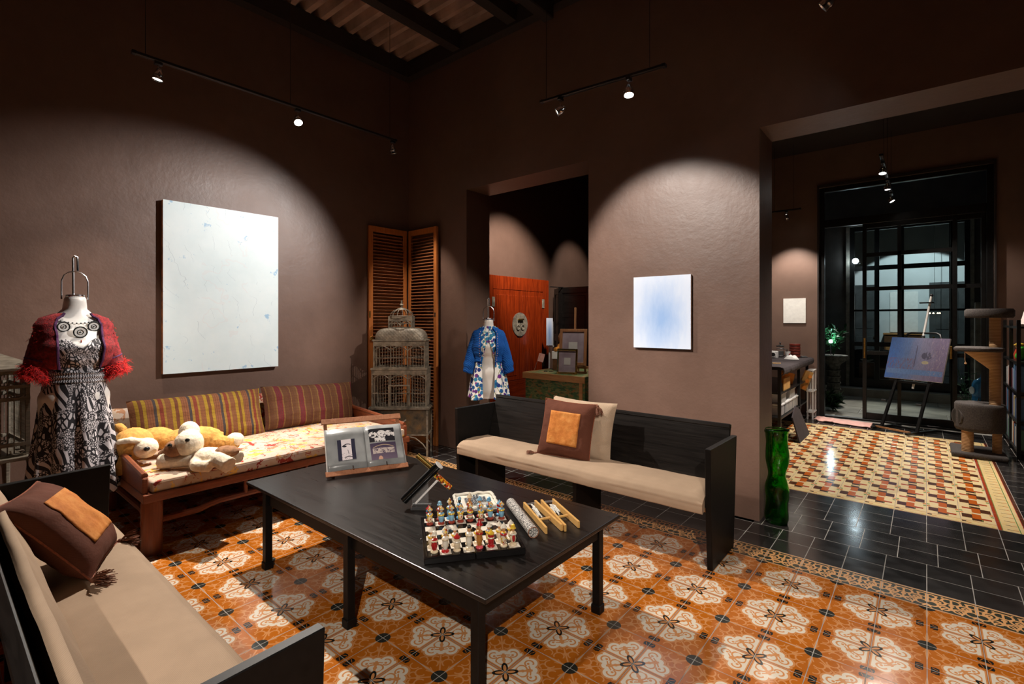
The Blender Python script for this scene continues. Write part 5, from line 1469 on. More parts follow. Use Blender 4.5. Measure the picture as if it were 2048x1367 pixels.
# ------------------------------------------------------------------ annex seen through the small doorway
cb_ = thing('lacquered_cabinet', 'large red lacquered cabinet with round brass lock plate in the annex', 'cabinet', (-3.32, 2.78, 0))
MB().box(-.22, .19, -.75, -.70, 0, 2.16).box(-.22, .19, .70, .75, 0, 2.16).box(-.22, .19, -.70, .70, 2.10, 2.16).box(-.22, .19, -.70, .70, .10, .15).box(-.22, -.20, -.70, .70, .15, 2.10).make('carcass', 'red_wood', cb_, bevel=.004)
MB().prism([(-.75, 0), (-.75, 2.16), (.75, 2.16), (.75, 0), (.595, 0), (.595, 1.965), (-.595, 1.965), (-.595, 0)], lambda y, z: (.19, y, z), lambda y, z: (.217, y, z)).make('face_frame', 'red_wood', cb_, bevel=.004)
MB().box(.18, .216, -.595, .595, .0, .62).make('lower_panel', 'red_wood_h', cb_, bevel=.004)
for sy in (-1, 1):
    y0, y1 = (.004, .592) if sy > 0 else (-.592, -.004)
    dr_ = MB().box(.185, .214, y0, y1, .625, 1.96).make('cabinet_door', 'red_wood', cb_, bevel=.004)
    MB().box(.205, .220, y0 + .06, y1 - .06, .69, 1.89).make('door_panel', 'red_wood', dr_, bevel=.006)
    pl = MB(); n = 30
    pts = [(math.cos(a) * .178, math.sin(a) * .178) for a in [(-PI / 2 if sy > 0 else PI / 2) + PI * k / n for k in range(n + 1)]]
    pl.prism(pts, lambda y, z: (.222, y + sy * .002, z + 1.455), lambda y, z: (.228, y + sy * .002, z + 1.455)).make('lock_plate_half', 'aged_iron', dr_)
    MB().ring((.234, sy * .055, 1.41), .035, .006, 'x', 16, 6).make('pull_ring', 'aged_iron', dr_, smooth=True)
    for z in (.85, 1.78): MB().box(.216, .226, sy * .595 - .03, sy * .595 + .03, z - .07, z + .07).make('hinge_plate', 'aged_iron', dr_, bevel=.003)
MB().cyl((.245, -.06, 1.53), (.245, .06, 1.53), .012, n=12).make('lock_bar', 'gold_metal', cb_, smooth=True)
# folding black shutter leaning at the annex wall
sh_ = thing('panelled_shutter', 'tall black panelled shutter door standing behind the annex desk', 'shutter', (-2.83, 3.84, 0))
def shutter_leaf(w, par):
    l = MB().box(0, .07, -.02, .02, 0, 2.06).box(w - .07, w, -.02, .02, 0, 2.06).box(.07, w - .07, -.02, .02, 0, .15).box(.07, w - .07, -.02, .02, 1.96, 2.06).box(.07, w - .07, -.02, .02, 1.16, 1.28).make('leaf_frame', 'black_wood', par, bevel=.004)
    for z0, z1 in ((.15, 1.16), (1.28, 1.96)): MB().box(.07, w - .07, -.008, .008, z0, z1).make('leaf_panel', 'black_wood', l); MB().box(.11, w - .11, -.014, .014, z0 + .04, z1 - .04).make('raised_field', 'black_wood', l, bevel=.005)
    return l
a1 = shutter_leaf(.62, sh_); a1.location = (-.28, 0, 0)
a2 = shutter_leaf(.42, sh_); a2.location = (-.29, .02, 0); a2.rotation_euler = (0, 0, 2.35)
rl = thing('curtain_rod', 'thin black rod running from the red cabinet to the shutter', 'rod', (-3.05, 3.7, 2.06)); MB().cyl((-.03, -.17, 0), (.02, .13, 0), .008, n=8).make('rod_bar', 'black_metal', rl); MB().ball((.02, .13, 0), .012, 8, 6).make('rod_end', 'black_metal', rl)
# desk of green strand board
dk = thing('reception_desk', 'green strand-board desk with wooden trim seen through the small doorway', 'desk', (-1.70, 2.2, 0))
MB().box(-.53, .34, -.42, .42, .86, .875).make('desk_top', 'strand_board', dk); MB().box(-.54, .35, -.43, -.415, .805, .878).box(-.54, -.525, -.415, .42, .805, .878).make('edge_trim', 'desk_trim', dk)
MB().box(-.50, .30, -.40, -.385, 0, .86).make('front_panel', 'strand_board', dk); MB().box(-.515, -.50, -.40, .40, 0, .86).make('side_panel', 'strand_board', dk)
MB().box(.27, .31, -.415, -.40, 0, .806).make('corner_post', 'desk_trim', dk); MB().box(.31, .34, -.40, .40, 0, .86).make('side_panel', 'strand_board', dk)
DZ = .876
# tabletop easel with two framed prints
ea = thing('tabletop_easel', 'small wooden tabletop easel on the green desk', 'easel', (-1.70, 2.08, DZ), .30)
for x in (-.15, .15): MB().bar((x, 0, 0), (x, .06, .50), .022, .02).make('upright', 'easel_wood', ea)
MB().bar((0, .06, .02), (0, .11, .80), .035, .018).make('mast', 'easel_wood', ea); MB().bar((-.16, .055, .41), (.16, .055, .41), .02, .022).make('cross_bar', 'easel_wood', ea)
MB().bar((-.19, -.01, .075), (.19, -.01, .075), .04, .03).make('ledge', 'easel_wood', ea); MB().bar((-.17, 0, .012), (.17, 0, .012), .05, .024).make('base_bar', 'easel_wood', ea); MB().bar((0, .10, .5), (0, .26, .0), .02, .016).make('rear_leg', 'easel_wood', ea)
def framed(name, label, w, h, loc, rot, fmat, fw_):
    f = thing(name, label, 'picture frame', loc, rot=rot)
    MB().box(-w / 2, -w / 2 + fw_, -.012, .012, 0, h).box(w / 2 - fw_, w / 2, -.012, .012, 0, h).box(-w / 2 + fw_, w / 2 - fw_, -.012, .012, 0, fw_).box(-w / 2 + fw_, w / 2 - fw_, -.012, .012, h - fw_, h).make('frame', fmat, f, bevel=.003)
    MB().box(-w / 2 + fw_, w / 2 - fw_, -.002, .006, fw_, h - fw_).make('mat_board', 'picture_glass', f)
    MB().box(-w * .16, w * .16, -.0035, -.002, h * .36, h * .64).make('print', 'ceramic_grey', f)
    return f
framed('picture_frame', 'large dark wood framed print on the tabletop easel', .34, .44, (-1.68, 2.035, DZ + .098), (-.12, 0, .30), 'easel_wood', .035)
framed('picture_frame', 'small gold framed print leaning at the easel foot', .25, .30, (-1.69, 1.93, DZ + .002), (-.10, 0, .30), 'gold_metal', .022)
gl = thing('spectacles', 'pair of dark spectacles lying on the green desk', 'spectacles', (-2.0, 1.98, DZ + .006), .4)
MB().ring((-.033, 0, .002), .024, .0022, 'z', 16, 5).ring((.033, 0, .002), .024, .0022, 'z', 16, 5).make('lens_rims', 'bead_dark', gl); MB().tube([(-.057, 0, .002), (-.06, .06, .004), (-.055, .12, .002)], .002, 5).make('temple_arm', 'bead_dark', gl); MB().tube([(.057, 0, .002), (.06, .06, .004), (.055, .12, .002)], .002, 5).make('temple_arm', 'bead_dark', gl)
tg = thing('price_tag', 'pink hanging price tag on a thin wire at the desk edge', 'tag', (-2.16, 2.0, DZ), .5); MB().obox((.03, 0, .17), (.075, .002, .105), (0, .25, 0)).make('tag_card', 'pink_tag', tg); MB().tube([(-.06, 0, 0), (-.03, 0, .1), (.03, 0, .22), (.035, 0, .235)], .002, 5).make('tag_wire', 'steel_tube', tg)
bxo = thing('storage_box', 'brown wooden box with a white rim behind the tabletop easel', 'box', (-2.05, 2.40, DZ), .3); MB().box(-.12, .12, -.12, .12, 0, .14).make('box_body', 'dresser_wood', bxo, bevel=.003); MB().box(-.125, .125, -.125, .125, .14, .24).make('box_lid', 'canvas_linen', bxo, bevel=.003)
ln_ = thing('plush_lion', 'orange plush lion sitting on the box beside the easel', 'plush toy', (-2.05, 2.40, DZ + .24), .3)
remesh(MB().ball((0, 0, .06), (.09, .08, .065)).tube([(.05, -.04, .03), (.07, -.13, .02)], [.035, .03], 8).tube([(-.05, -.04, .03), (-.08, -.13, .02)], [.035, .03], 8).make('body', 'plush_orange', ln_), .008)
remesh(MB().ball((.02, -.02, .17), (.095, .075, .095)).make('mane', 'mane_brown', ln_), .008); remesh(MB().ball((.03, -.075, .165), (.055, .04, .055)).make('face', 'plush_orange', ln_), .008); remesh(MB().ball((.032, -.11, .15), (.03, .025, .025)).make('muzzle', 'plush_cream', ln_), .006)
for x in (.012, .052): MB().ball((x, -.112, .178), .006, 8, 6).make('eye', 'eye_black', ln_)
MB().ball((.033, -.136, .158), (.009, .006, .006), 8, 6).make('nose', 'eye_black', ln_)
canvas('canvas_painting', 'narrow pale blue canvas half hidden behind the red cabinet', .10, .42, .02, (-2.86, 3.22, 1.13), .35, 'sky_painting', 'canvas_linen')
o = thing('display_stand', 'thin white stand holding the narrow canvas behind the desk', 'stand', (-2.86, 3.25, 0), .35); MB().bar((-.04, 0, 0), (-.02, .02, 1.5), .02).make('stand_leg', 'steel_white', o); MB().bar((.04, 0, 0), (.02, .02, 1.5), .02).make('stand_leg', 'steel_white', o); MB().bar((-.05, -.015, 1.118), (.05, -.015, 1.118), .03, .02).make('stand_ledge', 'steel_white', o)
dl = thing('costume_doll', 'small dark-haired doll in red at the right end of the desk', 'doll', (-1.385, 2.0, DZ)); MB().lathe([(.05, 0), (.05, .05), (.03, .12), (.022, .15)], 12).make('gown', 'paint_mottle', dl, smooth=True); MB().ball((0, 0, .18), .026, 10, 8).make('head', 'paint_skin', dl, smooth=True); MB().ball((0, .006, .19), (.029, .027, .024), 10, 8).make('hair', 'bead_dark', dl, smooth=True); MB().tube([(.02, -.01, .14), (.05, -.03, .10)], .008, 6).make('arm', 'bead_red', dl)

# ------------------------------------------------------------------ studio: work table
wt = thing('work_table', 'black metal work table with a shelf standing in the studio', 'table', (-.16, 4.9, 0))
for x in (-.30, .33):
    for y in (-.92, .32, .98): MB().box(x - .018, x + .018, y - .018, y + .018, 0, .90).make('leg', 'black_metal', wt)
MB().box(-.34, .37, -.98, 1.06, .89, .925).make('table_top', 'black_metal', wt)
MB().box(-.31, .345, -.93, .98, .255, .275).make('shelf', 'black_metal', wt); MB().box(-.31, .345, -.93, .98, .575, .595).make('shelf', 'black_metal', wt)
def clothfn(u, v):
    y = lerp(-1.03, 1.10, u); prof = [(-.36, .0), (.36, .0), (.395, -.01), (.405, -.04), (.400, -.075), (.380, -.10)]
    k = v * 5; i = min(int(k), 4); q = k - i; w = nz(y * 9, 2, 1)
    return (lerp(prof[i][0], prof[i + 1][0], q) + (.012 * w if v > .4 else 0), y, lerp(prof[i][1], prof[i + 1][1], q) + (.02 * w if v > .7 else 0) + .002 * nz(y * 5, v * 9, 3))
o = uvsurf('table_cloth', clothfn, 60, 20, 'dark_cloth', None, thick=.006); o.location = (-.16, 4.9, .930); tag(o, 'dark cloth covering the studio work table', 'tablecloth')
SZ = .936
pr = thing('coffee_press', 'glass coffee press with black lid on the work table', 'coffee press', (-.15, 5.60, SZ)); MB().lathe([(.05, .01), (.05, .17)], 18, cap=False).make('glass_jug', 'acrylic', pr, smooth=True); MB().lathe([(.056, .17), (.056, .185), (.02, .195), (.008, .20), (.008, .225), (.016, .23), (.002, .245)], 18).make('lid', 'rubber_black', pr, smooth=True)
MB().ring((0, 0, .03), .053, .005, 'z', 18, 5).ring((0, 0, .14), .053, .004, 'z', 18, 5).make('frame_band', 'chrome', pr); MB().tube([(.05, -.02, .14), (.10, -.03, .13), (.10, -.03, .05), (.05, -.02, .03)], .007, 6).make('handle', 'rubber_black', pr); MB().lathe([(.046, .012), (.046, .10)], 18).make('coffee', 'rubber_black', pr, smooth=True)
tn = thing('tin_stack', 'stack of round dark red tins beside the coffee press', 'tins', (.02, 5.78, SZ))
for k in range(5): MB().lathe([(.075, .002 + k * .043), (.078, .006 + k * .043), (.078, .034 + k * .043), (.075, .040 + k * .043)], 22).make('tin', 'red_tin', tn, smooth=.8)
mg = thing('paper_cup', 'white printed cup in front of the red tins', 'cup', (-.035, 5.55, SZ)); MB().lathe([(.030, 0), (.038, .10), (.036, .10), (.028, .006)], 18).make('cup_body', 'white_plastic', mg, smooth=True); MB().ball((.026, -.028, .06), (.008, .008, .012), 8, 6).make('red_mark', 'paint_red', mg)
def rag(u, v):
    a = u * 2 * PI; r_ = v; return (.10 * r_ * math.cos(a), .055 * r_ * math.sin(a) + 0, .055 * (1 - r_ ** 3) * (1 + .5 * nz(math.cos(a) * 3 * r_, math.sin(a) * 3 * r_, 2)) + .004)
o = uvsurf('white_rag', rag, 30, 12, 'white_plastic', None, closed=True); o.location = (.07, 5.25, SZ); tag(o, 'crumpled white cloth on the corner of the work table', 'cloth')
cm = thing('white_gadget', 'white boxy gadget with a round black opening on the work table', 'gadget', (-.20, 5.42, SZ)); MB().box(-.055, .055, -.05, .05, 0, .11).make('casing', 'white_plastic', cm, bevel=.012, seg=2); MB().cyl((0, -.051, .055), (0, -.056, .055), .032, n=18).make('opening', 'rubber_black', cm); MB().ring((0, -.054, .055), .034, .004, 'y', 20, 5).make('bezel', 'white_plastic', cm)
br = thing('paint_brush', 'wooden handled brush lying near the front of the work table', 'brush', (.02, 4.25, SZ + .010), .5); MB().cyl((0, 0, 0), (.12, .02, 0), .006, .004, 8).make('handle', 'toy_wood', br); MB().box(-.06, 0, -.018, .018, -.006, .008).make('bristles', 'rubber_black', br, bevel=.003); MB().box(-.012, .006, -.019, .019, -.007, .009).make('ferrule', 'chrome', br)
py_ = thing('paint_palette', 'flat dark tray of tools at the far end of the work table', 'tray', (.10, 5.88, SZ), .2); MB().box(-.08, .08, -.05, .05, 0, .012).make('tray_body', 'rubber_black', py_, bevel=.004); MB().cyl((-.05, 0, .018), (.06, .02, .018), .005, n=8).make('tool', 'chrome', py_)
# on the shelves below
def crate(label, x, y, z, w, d_, h, mat='clear_box', grp='storage boxes on the work table shelf'):
    c_ = thing('storage_box', label, 'box', (x, y, z), 0, grp)
    MB().box(-w / 2, w / 2, -d_ / 2, d_ / 2, 0, h * .86).make('box_body', mat, c_, bevel=.006); MB().box(-w / 2 - .008, w / 2 + .008, -d_ / 2 - .008, d_ / 2 + .008, h * .86, h).make('box_lid', 'white_plastic', c_, bevel=.004)
for k, (y, n_) in enumerate(((4.22, 'nearest'), (4.48, 'second nearest'), (4.72, 'middle'), (4.98, 'fourth'), (5.24, 'farthest'))): crate('clear lidded box on the lower shelf of the work table, %s in its row' % n_, .04, y, .277, .24, .20, .15)
crate('large clear tub stacked on the near boxes under the work table', .02, 4.35, .428, .26, .26, .13); crate('large pale tub stacked on the far boxes under the work table', .02, 4.9, .428, .26, .32, .13)
e_ = thing('paper_envelope', 'yellow-brown paper envelope on the upper shelf of the work table', 'envelope', (.165, 4.42, .597)); MB().box(-.006, .006, -.20, .20, 0, .155).make('envelope_body', 'brown_paper', e_); MB().box(.006, .008, -.19, .19, .09, .15).make('flap', 'brown_paper', e_)
e_ = thing('orange_papers', 'loose orange and brown papers on the upper shelf behind the envelope', 'papers', (.05, 4.95, .597)); 
for k in range(4): MB().obox((0, k * .035, .09), (.18, .004, .16), (.3 - .2 * k, .1 * k, .3)).make('sheet', ('orange_paper', 'brown_paper')[k % 2], e_)
# dark portfolio leaning on the table side, white stool and wall papers
pf = thing('leaning_portfolio', 'dark fabric portfolio leaning on the side of the work table', 'portfolio', (.29, 4.25, 0)); MB().prism([(-.30, 0), (.36, 0), (.22, .34), (.05, .40), (-.28, .30)], lambda y, z: (.10 - z * .28, y, z), lambda y, z: (.115 - z * .28, y, z)).make('flap_board', 'dark_cloth', pf)
sl = thing('white_stand', 'slim white metal stand between the work table and the glass door', 'stand', (.235, 5.86, 0))
for x in (-.035, .035):
    for y in (-.12, .12): MB().box(x - .010, x + .010, y - .010, y + .010, 0, .74).make('leg', 'steel_white', sl)
for z in (.10, .42, .74): MB().box(-.05, .05, -.135, .135, z, z + .016).make('tier_shelf', 'steel_white', sl)
pp = thing('flower_card', 'orange flower-patterned card leaning on the white stand', 'card', (.185, 5.66, .54), .2); MB().obox((0, 0, .06), (.12, .004, .30), (.1, .35, 0)).make('card_sheet', 'brown_paper', pp)
for k, (x, z) in enumerate(((.03, .15), (.06, .09), (.02, .02), (-.02, -.08))): MB().cyl((x, -.012 - z * .0, z + .03), (x, -.006, z + .03), .028, n=10).make('flower_print', 'orange_paper', pp)
# pink towel on the threshold
def tow(u, v):
    x = lerp(.30, 1.0, u); y = lerp(5.62 - .1 * u, 6.0 - .1 * u, v); return (x, y, .008 + max(0, .045 * nz(x * 11, y * 13, 1) * (1 if u < .35 else .25)) + .004)
o = uvsurf('pink_towel', tow, 46, 20, 'pink_towel', None, thick=.010); tag(o, 'crumpled pink towel lying at the foot of the glass door', 'towel')

# ------------------------------------------------------------------ studio easel with painting
es = thing('studio_easel', 'black metal studio easel standing before the glass door', 'easel', (1.36, 5.60, 0), -.52)
tl = .30
def lean(x, s, n=0): return (x, .02 + s * math.sin(tl) - n * math.cos(tl), s * math.cos(tl) + n * math.sin(tl))
for x in (-.22, .22):
    MB().bar((x, -.30, .03), (x, .30, .03), .035, .03).make('foot_rail', 'black_metal', es); MB().bar((x, -.10, .03), lean(x * .9, .95), .032, .028).make('side_post', 'black_metal', es)
    MB().cyl((x - .03, -.05, .40), (x + .03, -.05, .40), .012, n=8).make('clamp_knob', 'rubber_black', es)
MB().bar((-.22, .12, .03), (.22, .12, .03), .03, .03).make('base_cross', 'black_metal', es); MB().bar((-.22, -.22, .045), (.22, -.22, .045), .02, .02).make('base_brace', 'easel_wood', es)
MB().bar(lean(-.24, .68, .02), lean(.24, .68, .02), .05, .03).make('canvas_ledge', 'black_metal', es)
MB().tube([lean(-.22, .95), lean(-.225, 1.32), lean(-.20, 1.38), lean(-.16, 1.40), lean(.16, 1.40), lean(.20, 1.38), lean(.225, 1.32), lean(.22, .95)], .014, 8).make('top_hoop', 'black_metal', es, smooth=True)
MB().cyl(lean(0, .60), lean(0, 1.95), .014, n=10).make('mast', 'steel_white', es, smooth=True); MB().cyl(lean(0, 1.25), lean(0, 1.36), .022, n=10).make('mast_collar', 'rubber_black', es)
MB().bar(lean(-.11, 1.84, .02), lean(.05, 1.84, .02), .04, .018).make('top_clamp', 'black_metal', es); MB().ball(lean(0, 1.955), .022, 10, 8).make('mast_knob', 'rubber_black', es, smooth=True)
pt = thing('canvas_painting', 'blue and violet abstract canvas standing on the studio easel', 'painting', Vector((1.36, 5.60, 0)) + Matrix.Rotation(-.52, 3, 'Z') @ Vector(lean(0, .712, .05)), rot=(-tl, 0, -.52))
MB().box(-.36, .36, -.012, .012, 0, .60).make('stretcher', 'canvas_linen', pt, bevel=.002); flat_uv('painted_face', (-.36, -.0135, 0), (.72, 0, 0), (0, 0, .60), 'easel_painting', pt)

# ------------------------------------------------------------------ cat tree
ct_ = thing('cat_tree', 'grey carpeted cat tree with rope posts in the studio', 'cat tree', (2.05, 4.62, 0))
def soft(b, name, par, mat='carpet_grey'):
    return b.make(name, mat, par, smooth=.8)
MB().box(-.235, .225, -.25, .30, 0, .055).make('base_board', 'carpet_grey', ct_, smooth=True, bevel=.022, seg=3)
MB().cyl((-.095, -.12, .05), (-.095, -.12, .30), .052, n=18).make('rope_post', 'sisal_rope', ct_, smooth=.9); MB().cyl((.15, -.02, .05), (.15, -.02, .30), .040, n=18).make('rope_post', 'sisal_rope', ct_, smooth=.9)
def drum(u, v):
    a = 2 * PI * u; prof = [(.0, .0), (.20, .0), (.215, .02), (.215, .29), (.205, .305), (.0, .305)]
    k = v * 5; i = min(int(k), 4); q = k - i; r_ = lerp(prof[i][0], prof[i + 1][0], q); return (r_ * math.cos(a) * 1.0, r_ * math.sin(a) * .95, lerp(prof[i][1], prof[i + 1][1], q) + .004 * nz(a * 3, v * 9, 1))
dm = uvsurf('drum_house', drum, 36, 24, 'carpet_grey', ct_, closed=True); dm.location = (.01, -.02, .285)
dh = MB().ring((-.178, -.088, .43), .085, .014, 'x', 20, 6, rot=Matrix.Rotation(.45, 3, 'Z')).make('entrance_rim', 'carpet_grey', ct_, smooth=True); MB().cyl((-.130, -.07, .43), (-.187, -.099, .43), .08, n=18).make('entrance_hole', 'rubber_black', ct_)
MB().cyl((.13, -.06, .58), (.13, -.06, 1.56), .048, n=20).make('rope_post', 'sisal_rope', ct_, smooth=.9)
MB().lathe([(.0, 1.17), (.20, 1.17), (.212, 1.185), (.21, 1.21), (.19, 1.222), (.0, 1.222)], 30, (.0, -.05, 0), 1, .9).make('middle_perch', 'carpet_grey', ct_, smooth=.9)
MB().rings([[(lerp(.13, .02, q) + lerp(.05, .15, q) * math.cos(a), -.06 + lerp(.045, .13, q) * math.sin(a), lerp(.98, 1.17, q)) for a in [2 * PI * k / 20 for k in range(20)]] for q in [i / 6 for i in range(7)]]).make('rope_funnel', 'sisal_rope', ct_, smooth=True)
MB().lathe([(.0, 1.545), (.19, 1.545), (.205, 1.565), (.205, 1.625), (.19, 1.645), (.155, 1.64), (.14, 1.60), (.0, 1.595)], 30, (.085, -.04, 0), 1, .9).make('top_basket', 'carpet_grey', ct_, smooth=.9)
MB().tube([(-.12, -.19, 1.17), (-.12, -.19, 1.08), (-.115, -.19, 1.05)], .003, 5).ball((-.115, -.19, 1.04), .012, 8, 6).make('hanging_toy', 'sisal_rope', ct_)

# ------------------------------------------------------------------ bookshelf
bs = thing('bookshelf', 'black metal bookshelf at the right edge of the studio', 'bookshelf', (2.60, 5.3, 0))
for x in (-.225, .21):
    for y in (-.62, .0, .62): MB().box(x - .016, x + .016, y - .016, y + .016, 0, 1.52).make('upright', 'black_metal', bs)
for z in (.08, .40, .72, 1.05, 1.44): MB().box(-.24, .225, -.64, .64, z - .012, z + .012).make('shelf_board', 'black_metal', bs)
colw = ['blue', 'pale grey', 'dark red', 'black', 'green', 'ochre', 'slate grey', 'navy']
for si, (z, nm) in enumerate(((.092, 'lowest'), (.412, 'second lowest'), (.732, 'middle'))):
    y = -.59; k = 0
    while y < .56 and k < 16:
        w = R.uniform(.045, .085); h_ = R.uniform(.20, .285); ci = R.randrange(8)
        if not (-.03 < y + w / 2 < .03):
            bk = thing('book', '%s book, %s from the near end of the %s shelf' % (colw[ci], ORD[k], nm), 'book', (2.60 - .12, 5.3 + y + w / 2, z), 0, 'books on the studio bookshelf')
            MB().box(-.10, .10, -w / 2 + .001, -w / 2 + .004, 0, h_).box(-.10, .10, w / 2 - .004, w / 2 - .001, 0, h_).box(-.103, -.10, -w / 2 + .001, w / 2 - .001, 0, h_).make('book_cover', 'book_%d' % ci, bk); MB().box(-.10, .095, -w / 2 + .004, w / 2 - .004, .004, h_ - .004).make('page_block', 'canvas_linen', bk)
            k += 1
        y += w + .002
def tull(u, v):
    a = u * 2 * PI; r_ = v; return (.17 * r_ * math.cos(a), .30 * r_ * math.sin(a), .26 * (1 - r_ ** 2.4) + .05 * nz(math.cos(a) * 5 * r_, math.sin(a) * 5 * r_, 4) * (1 - r_ ** 6) + .03 * nz(math.cos(a) * 14 * r_, math.sin(a) * 14 * r_, 2) * (1 - r_ ** 6) + .02)
o = uvsurf('tulle_bundle', tull, 60, 34, 'tulle_white', None, closed=True); o.location = (2.58, 4.98, 1.455); tag(o, 'bundle of white ruffled tulle on top of the bookshelf', 'fabric')
g = thing('dragon_figure', 'small green dragon toy on the shelf above the books', 'toy', (2.42, 4.95, 1.063)); remesh(MB().ball((0, 0, .05), (.05, .10, .05)).tube([(0, -.06, .07), (-.01, -.10, .13)], [.035, .03], 8).tube([(0, .08, .04), (.02, .16, .02), (.0, .2, .02)], [.03, .018, .008], 8).ball((-.01, -.12, .14), (.035, .05, .03)).make('body', 'toy_green', g), .008); MB().ball((-.02, -.10, .185), (.04, .045, .018), 10, 7).make('hat', 'toy_yellow', g, smooth=True)
g = thing('clown_figure', 'small yellow and red figure beside the green dragon toy', 'toy', (2.43, 5.22, 1.063)); MB().lathe([(.04, 0), (.045, .06), (.025, .12)], 12).make('body', 'bead_red', g, smooth=True); MB().ball((0, 0, .15), .032, 10, 8).make('head', 'paint_skin', g, smooth=True); MB().lathe([(.045, .165), (.025, .18), (.002, .23)], 12).make('hat', 'toy_yellow', g, smooth=True)

# ------------------------------------------------------------------ studio lamps
rail('light track hung over the studio floor', (1.22, 3.75, 3.33), (1.22, 6.0, 3.33), (.2, .5, .9))
head('bright spotlight nearest the camera on the studio track', (1.22, 4.0, 3.318), (1.15, 3.0, 0), power=300, angle=100, blend=.5)
head('spotlight in the middle of the studio track', (1.22, 4.9, 3.318), (1.35, 4.6, 0), power=130, angle=90, blend=.5); head('spotlight at the far end of the studio track', (1.22, 5.75, 3.318), (2.4, 5.4, 1.2), power=120, angle=80, blend=.6)
rail('short wall track above the small white canvas', (-.30, 5.5, 3.20), (.14, 5.5, 3.20), (.2, .8)); head('single spotlight above the small white canvas', (-.04, 5.5, 3.188), (-.04, 6.1, 1.6), 'lamp_dim', power=110, angle=76, blend=.7)

# ------------------------------------------------------------------ courtyard things
pn = thing('stone_planter', 'carved stone pedestal planter in the courtyard', 'planter', (.24, 8.2, -.055)); MB().lathe([(.15, 0), (.15, .06), (.11, .08), (.105, .70), (.12, .74), (.22, .82), (.235, .90), (.22, .91), (.0, .90)], 20).make('pedestal_bowl', 'pedestal_stone', pn, smooth=.9)
for k in range(5): MB().ring((0, 0, .14 + k * .12), .112, .012, 'z', 18, 5).make('carved_band', 'pedestal_stone', pn)
def leaf(b, p, d_, L, w, up=(0, 0, 1)):
    p = Vector(p); d_ = Vector(d_).normalized(); s_ = d_.cross(Vector(up)); s_ = s_.normalized() if s_.length > .01 else Vector((1, 0, 0)); n_ = s_.cross(d_)
    m_ = p + d_ * L * .5 + n_ * L * .12; e = p + d_ * L
    base = len(b.v); b.v += [tuple(p), tuple(m_ + s_ * w), tuple(e), tuple(m_ - s_ * w)]; b.f += [(base, base + 1, base + 2), (base, base + 2, base + 3)]
def plant(name, label, loc, n, L, w, mat, h, spread, flat=.4):
    t_ = thing(name, label, 'plant', loc); b = MB(); sb = MB()
    for k in range(9):
        a = R.random() * 2 * PI; tip = Vector((math.cos(a) * spread * R.uniform(.3, 1), math.sin(a) * spread * R.uniform(.3, 1), h * R.uniform(.5, 1)))
        sb.tube([(0, 0, 0), tip * .5 + Vector((0, 0, h * .1)), tip], .004, 4)
        for i in range(n // 9):
            q = R.uniform(.25, 1); p_ = tip * q; d_ = Vector((R.gauss(0, 1), R.gauss(0, 1), R.gauss(flat, .5)))
            leaf(b, p_, d_, L * R.uniform(.6, 1.1), w * R.uniform(.7, 1.2))
    sb.make('stems', mat, t_); b.make('foliage', mat, t_, kind='stuff'); return t_
plant('potted_plant', 'leafy plant growing from the stone planter', (.24, 8.2, .84), 170, .13, .03, 'leaf_green', .55, .26)
plant('shrub', 'low dark shrub on the courtyard floor by the glass door', (.36, 7.15, -.053), 420, .16, .02, 'leaf_dark', .30, .24, .8)
plant('climbing_plant', 'thin leafy plant beside the concrete post', (2.12, 7.05, -.055), 90, .10, .022, 'leaf_green', .85, .16)
gb = thing('garden_lamp', 'small glowing garden lamp among the planter leaves', 'lamp', (.22, 8.0, .85)); MB().cyl((0, 0, 0), (0, 0, .25), .006, n=8).make('lamp_stem', 'chrome', gb); MB().ball((0, 0, .27), .032, 12, 9).make('lamp_globe', 'court_bulb', gb, smooth=True); glow((.22, 8.0, 1.18), 2.0, .03, (.5, .8, 1.0))
wl = thing('wall_lamp', 'bright round wall lamp at the courtyard window corner', 'lamp', (.47, 9.52, 2.75)); MB().box(-.04, .04, .0, .07, -.06, .06).make('lamp_bracket', 'rail_metal', wl); MB().ball((0, -.03, 0), .055, 14, 10).make('lamp_globe', 'court_bulb', wl, smooth=True); spot((.47, 9.42, 2.75), (1.0, 7.3, 0), 230, 56, .7, .04, (.95, .95, .88))
cp = thing('concrete_post', 'square weathered concrete post standing in the courtyard', 'post', (2.27, 7.5, -.055)); MB().box(-.09, .09, -.09, .09, 0, 1.85).make('post_shaft', 'concrete_post', cp, bevel=.008); MB().box(-.095, -.09, -.03, .03, .3, 1.7).make('conduit', 'steel_white', cp)
wj = thing('water_jug', 'large blue water jug standing by the concrete post', 'water jug', (2.24, 6.85, .25)); MB().lathe([(.12, 0), (.13, .02), (.13, .14), (.122, .16), (.13, .18), (.13, .34), (.11, .39), (.05, .43), (.035, .44), (.035, .48), (.0, .482)], 24).make('jug_body', 'water_plastic', wj, smooth=.9); MB().cyl((-.125, -.05, .25), (-.133, -.054, .25), .055, n=18).make('white_label', 'white_plastic', wj)
js = thing('jug_rack', 'metal rack carrying the blue water jug', 'rack', (2.24, 6.85, -.055))
for x in (-.11, .11):
    for y in (-.11, .11): MB().bar((x, y, 0), (x, y, .29), .018).make('rack_leg', 'steel_tube', js)
MB().box(-.125, .125, -.125, .125, .288, .304).make('rack_top', 'steel_tube', js); MB().bar((-.2, -.14, 0), (-.06, -.13, .45), .014).make('folding_strut', 'chrome', js); MB().bar((-.25, -.14, .0), (-.10, -.14, .38), .014).make('folding_strut', 'chrome', js)
